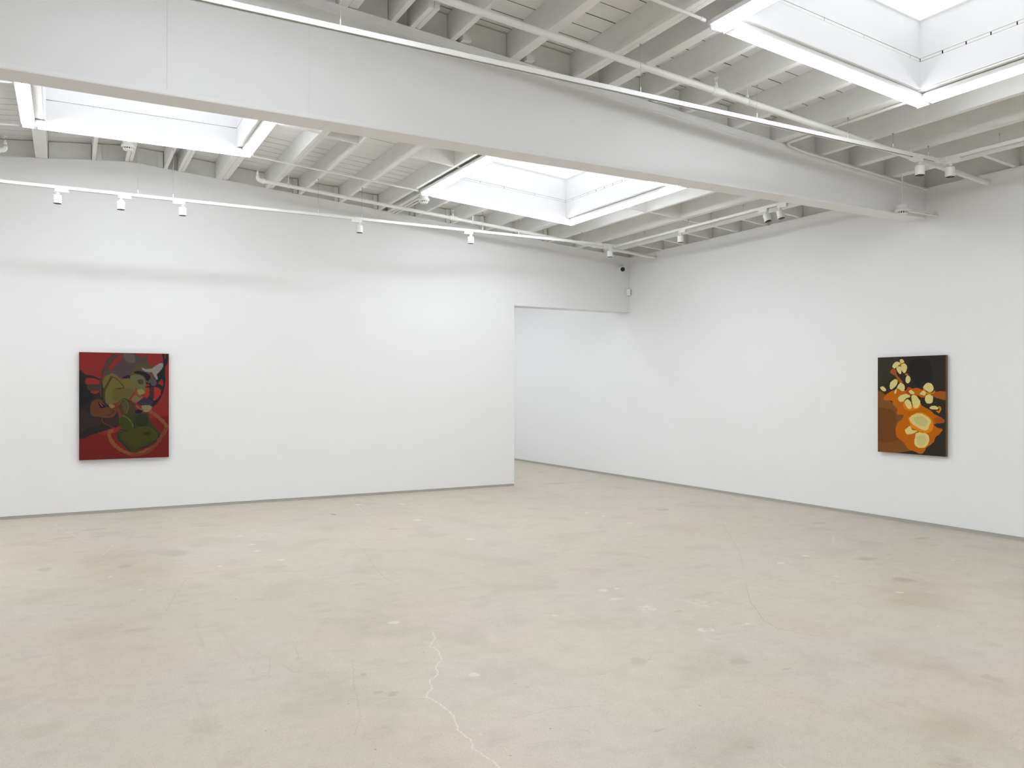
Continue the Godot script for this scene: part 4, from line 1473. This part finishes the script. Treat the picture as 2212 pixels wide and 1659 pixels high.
func make_pipes():
	# the pipe in front of the girder
	var z := -4.88
	var r := 0.0255
	var t = thing("sprinkler_pipe", "thick white sprinkler pipe running above the girder's track to the right wall", "pipe", Vector3(WALL_X, 3.61, z), "")
	base = t.position
	var st := begin()
	tube(st, [Vector3(-3.0, pipe_y(-3.0, 3.61), z), Vector3(RIDGE, pipe_y(RIDGE, 3.61), z), Vector3(WALL_X - 0.002, 3.61, z)], r, 20)
	commit(st, "pipe", "pipe_white", t)
	for c in [[4.52, 4.64], [7.0, 7.1]]:
		coupling(t, Vector3(c[0], pipe_y(c[0], 3.61), z), Vector3(c[1], pipe_y(c[1], 3.61), z), r)
	sprinkler(t, Vector3(4.56, pipe_y(4.56, 3.61), z), r)
	hanger(t, Vector3(4.9, pipe_y(4.9, 3.61), z), r)
	hanger(t, Vector3(7.02, pipe_y(7.02, 3.61), z), r)
	coupling(t, Vector3(8.2, pipe_y(8.2, 3.61), z), Vector3(8.248, 3.6101, z), r)
	base = Vector3.ZERO
	# beyond the girder, ending in an elbow
	z = -10.2
	r = 0.0235
	t = thing("sprinkler_pipe", "white sprinkler pipe with an upturned elbow, crossing just above the far track", "pipe", Vector3(WALL_X, 3.60, z), "")
	base = t.position
	st = begin()
	var x0 := 2.045
	tube(st, bend([Vector3(x0, pipe_y(x0, 3.6) + 0.05, z), Vector3(x0, pipe_y(x0, 3.6), z), Vector3(WALL_X - 0.002, 3.6, z)], 0.035), r, 18)
	commit(st, "pipe", "pipe_white", t)
	coupling(t, Vector3(x0 + 0.045, pipe_y(x0 + 0.045, 3.6), z), Vector3(x0 + 0.09, pipe_y(x0 + 0.09, 3.6), z), r)
	sprinkler(t, Vector3(x0, pipe_y(x0, 3.6) + 0.04, z), r)
	for c in [[4.63, 4.74], [7.0, 7.09]]:
		coupling(t, Vector3(c[0], pipe_y(c[0], 3.6), z), Vector3(c[1], pipe_y(c[1], 3.6), z), r)
	sprinkler(t, Vector3(4.685, pipe_y(4.685, 3.6), z), r)
	hanger(t, Vector3(4.99, pipe_y(4.99, 3.6), z), r)
	hanger(t, Vector3(2.42, pipe_y(2.42, 3.6), z), r)
	base = Vector3.ZERO
	# the end of another run at the left edge
	t = thing("sprinkler_pipe", "short end of white sprinkler pipe with an elbow at the picture's left edge", "pipe", Vector3(-0.59, 4.05, z), "")
	base = t.position
	st = begin()
	tube(st, bend([Vector3(-0.59, 4.11, z), Vector3(-0.59, 4.06, z), Vector3(-6.9, 3.50, z)], 0.035), r, 18)
	commit(st, "pipe", "pipe_white", t)
	coupling(t, Vector3(-0.63, 4.056, z), Vector3(-0.68, 4.052, z), r)
	sprinkler(t, Vector3(-0.59, 4.10, z), r)
	base = Vector3.ZERO

	# electrical conduits
	var e := 0.011
	conduit("thin white conduit joining the two far skylights along the joists", [Vector3(1.84, jy(1.84) - e, -9.56), Vector3(3.905, jy(3.905) - e, -9.56)], e)
	conduit("thin white conduit leaving the ridge skylight at the picture's left edge", [Vector3(-0.43, jy(-0.43) - e, -9.56), Vector3(-2.5, jy(-2.5) - e, -9.56)], e)
	conduit("thin white conduit reaching the near skylight's corner across the joists", [Vector3(1.9, jy(1.9) - e, -4.2), Vector3(3.83, jy(3.83) - e, -4.2)], e)
	conduit("bent white conduit from the near skylight, turning along the girder's top to the wall", bend([Vector3(6.05, jy(6.05) - e, -4.2), Vector3(6.05, jy(6.05) - e, -5.53), Vector3(6.3, jy(6.3) - 0.03, -5.535), Vector3(8.245, jy(8.245) - 0.03, -5.535)], 0.08), 0.012)
	conduit("left one of two parallel white conduits running from a detector to the doorway wall", [Vector3(4.055, jy(4.055) - e, -9.80), Vector3(4.055, jy(4.055) - e, -10.9)], e)
	conduit("right one of two parallel white conduits running from a detector to the doorway wall", [Vector3(4.11, jy(4.11) - e, -9.80), Vector3(4.11, jy(4.11) - e, -10.9)], e)
	conduit("upper of two white conduits from the girder's detector to the right wall", [Vector3(7.72, 3.405, -5.45), Vector3(8.245, 3.405, -5.45)], e)
	conduit("lower of two white conduits from the girder's detector to the right wall", [Vector3(7.72, 3.375, -5.43), Vector3(8.245, 3.375, -5.43)], e)


func conduit(label, path: Array, r: float):
	var t = thing("conduit", label, "conduit", path[0])
	base = t.position
	var st := begin()
	tube(st, path, r, 12)
	commit(st, "tube", "pipe_white", t)
	var a: Vector3 = path[-1]
	var d: Vector3 = (path[-2] - a).normalized()
	st = begin()
	tube(st, [a + d * 0.045, a + d * 0.005], r * 1.35, 12)
	commit(st, "connector", "pipe_white", t)
	base = Vector3.ZERO


# ---------------------------------------------------------------- detectors, camera, sensor
func detector(label, at: Vector3, hang := 0.0):
	var t = thing("smoke_detector", label, "smoke detector", at)
	var st := begin()
	lathe(st, [Vector2(0, 0), Vector2(0.062, 0), Vector2(0.062, -0.042), Vector2(0, -0.042)], Vector3.ZERO, Vector3.UP, 8)
	commit(st, "junction_box", "pipe_white", t)
	st = begin()
	lathe(st, [Vector2(0.0, -0.04), Vector2(0.07, -0.042), Vector2(0.073, -0.048), Vector2(0.073, -0.058), Vector2(0.066, -0.066), Vector2(0.052, -0.068), Vector2(0.05, -0.07)], Vector3.ZERO, Vector3.UP, 28)
	lathe(st, [Vector2(0.054, -0.088), Vector2(0.048, -0.097), Vector2(0.03, -0.101), Vector2(0, -0.102)], Vector3.ZERO, Vector3.UP, 28)
	for k in 14:
		var a := TAU * k / 14.0
		var b := Basis(Vector3.UP, a)
		extrude(st, PackedVector2Array([Vector2(-0.0045, -0.09), Vector2(0.0045, -0.09), Vector2(0.0045, -0.066), Vector2(-0.0045, -0.066)]), Transform3D(b, b * Vector3(0, 0, 0.045)), 0.009)
	commit(st, "cover", "plastic_white", t)
	st = begin()
	lathe(st, [Vector2(0, -0.068), Vector2(0.045, -0.068), Vector2(0.045, -0.09), Vector2(0, -0.09)], Vector3.ZERO, Vector3.UP, 20)
	commit(st, "vent", "vent_dark", t)
	if hang > 0.0:
		st = begin()
		tube(st, [Vector3(0, -0.002, 0), Vector3(0, hang, 0)], 0.006, 8)
		commit(st, "hanging_rod", "pipe_white", t)


func make_small_things():
	detector("round white smoke detector on the ridge joist below the left skylight", Vector3(0.59, 4.2745, -10.0))
	detector("round white smoke detector beside the far skylight's left corner, with two conduits", Vector3(4.07, jy(4.07), -9.77))
	detector("round white smoke detector hanging on a rod before the girder's right end", Vector3(7.68, 3.43, -5.44), jy(7.68) - 3.43)

	var t = thing("security_camera", "small white security camera with a black face high by the corner", "camera", Vector3(8.09, 3.50, BACK_Z))
	var st := begin()
	lathe(st, [Vector2(0, 0), Vector2(0.052, 0), Vector2(0.052, 0.012), Vector2(0.044, 0.02), Vector2(0, 0.022)], Vector3(0, 0.005, 0), Vector3(0, 0, 1), 24)
	commit(st, "mount", "plastic_white", t)
	st = begin()
	var look := Vector3(-0.5, -0.22, 0.84).normalized()
	var c := Vector3(0.0, 0.0, 0.02)
	lathe(st, [Vector2(0, -0.01), Vector2(0.03, -0.006), Vector2(0.046, 0.012), Vector2(0.05, 0.03), Vector2(0.05, 0.085), Vector2(0.046, 0.09), Vector2(0.037, 0.09), Vector2(0.037, 0.086)], c, look, 28)
	commit(st, "housing", "plastic_white", t)
	st = begin()
	lathe(st, [Vector2(0.0375, 0.0865), Vector2(0.02, 0.088), Vector2(0.016, 0.091), Vector2(0, 0.093)], c, look, 24)
	commit(st, "lens", "lens_dark", t)

	t = thing("motion_sensor", "small white motion sensor box in the corner above the doorway", "sensor", Vector3(8.215, 3.055, -10.865))
	st = begin()
	box(st, Vector3(-0.032, 0, -0.012), Vector3(0.032, 0.115, 0.03), 0.008)
	var o := commit(st, "case", "plastic_white", t)
	o.rotation.y = -PI / 4
	st = begin()
	box(st, Vector3(-0.02, 0.02, 0.028), Vector3(0.02, 0.06, 0.034), 0.004)
	var o2 := commit(st, "lens", "plastic_white", t)
	o2.rotation.y = -PI / 4

	# the lamps of the passage, hidden above the doorway
	for k in 5:
		var s = strip_light(1.8, ["first", "second", "third", "fourth", "fifth"][k] + " white strip light on the hidden passage ceiling, counting from the doorway", "strip lights of the passage")
		s.position = Vector3(5.7, 3.598, -11.9 - 1.1 * k)
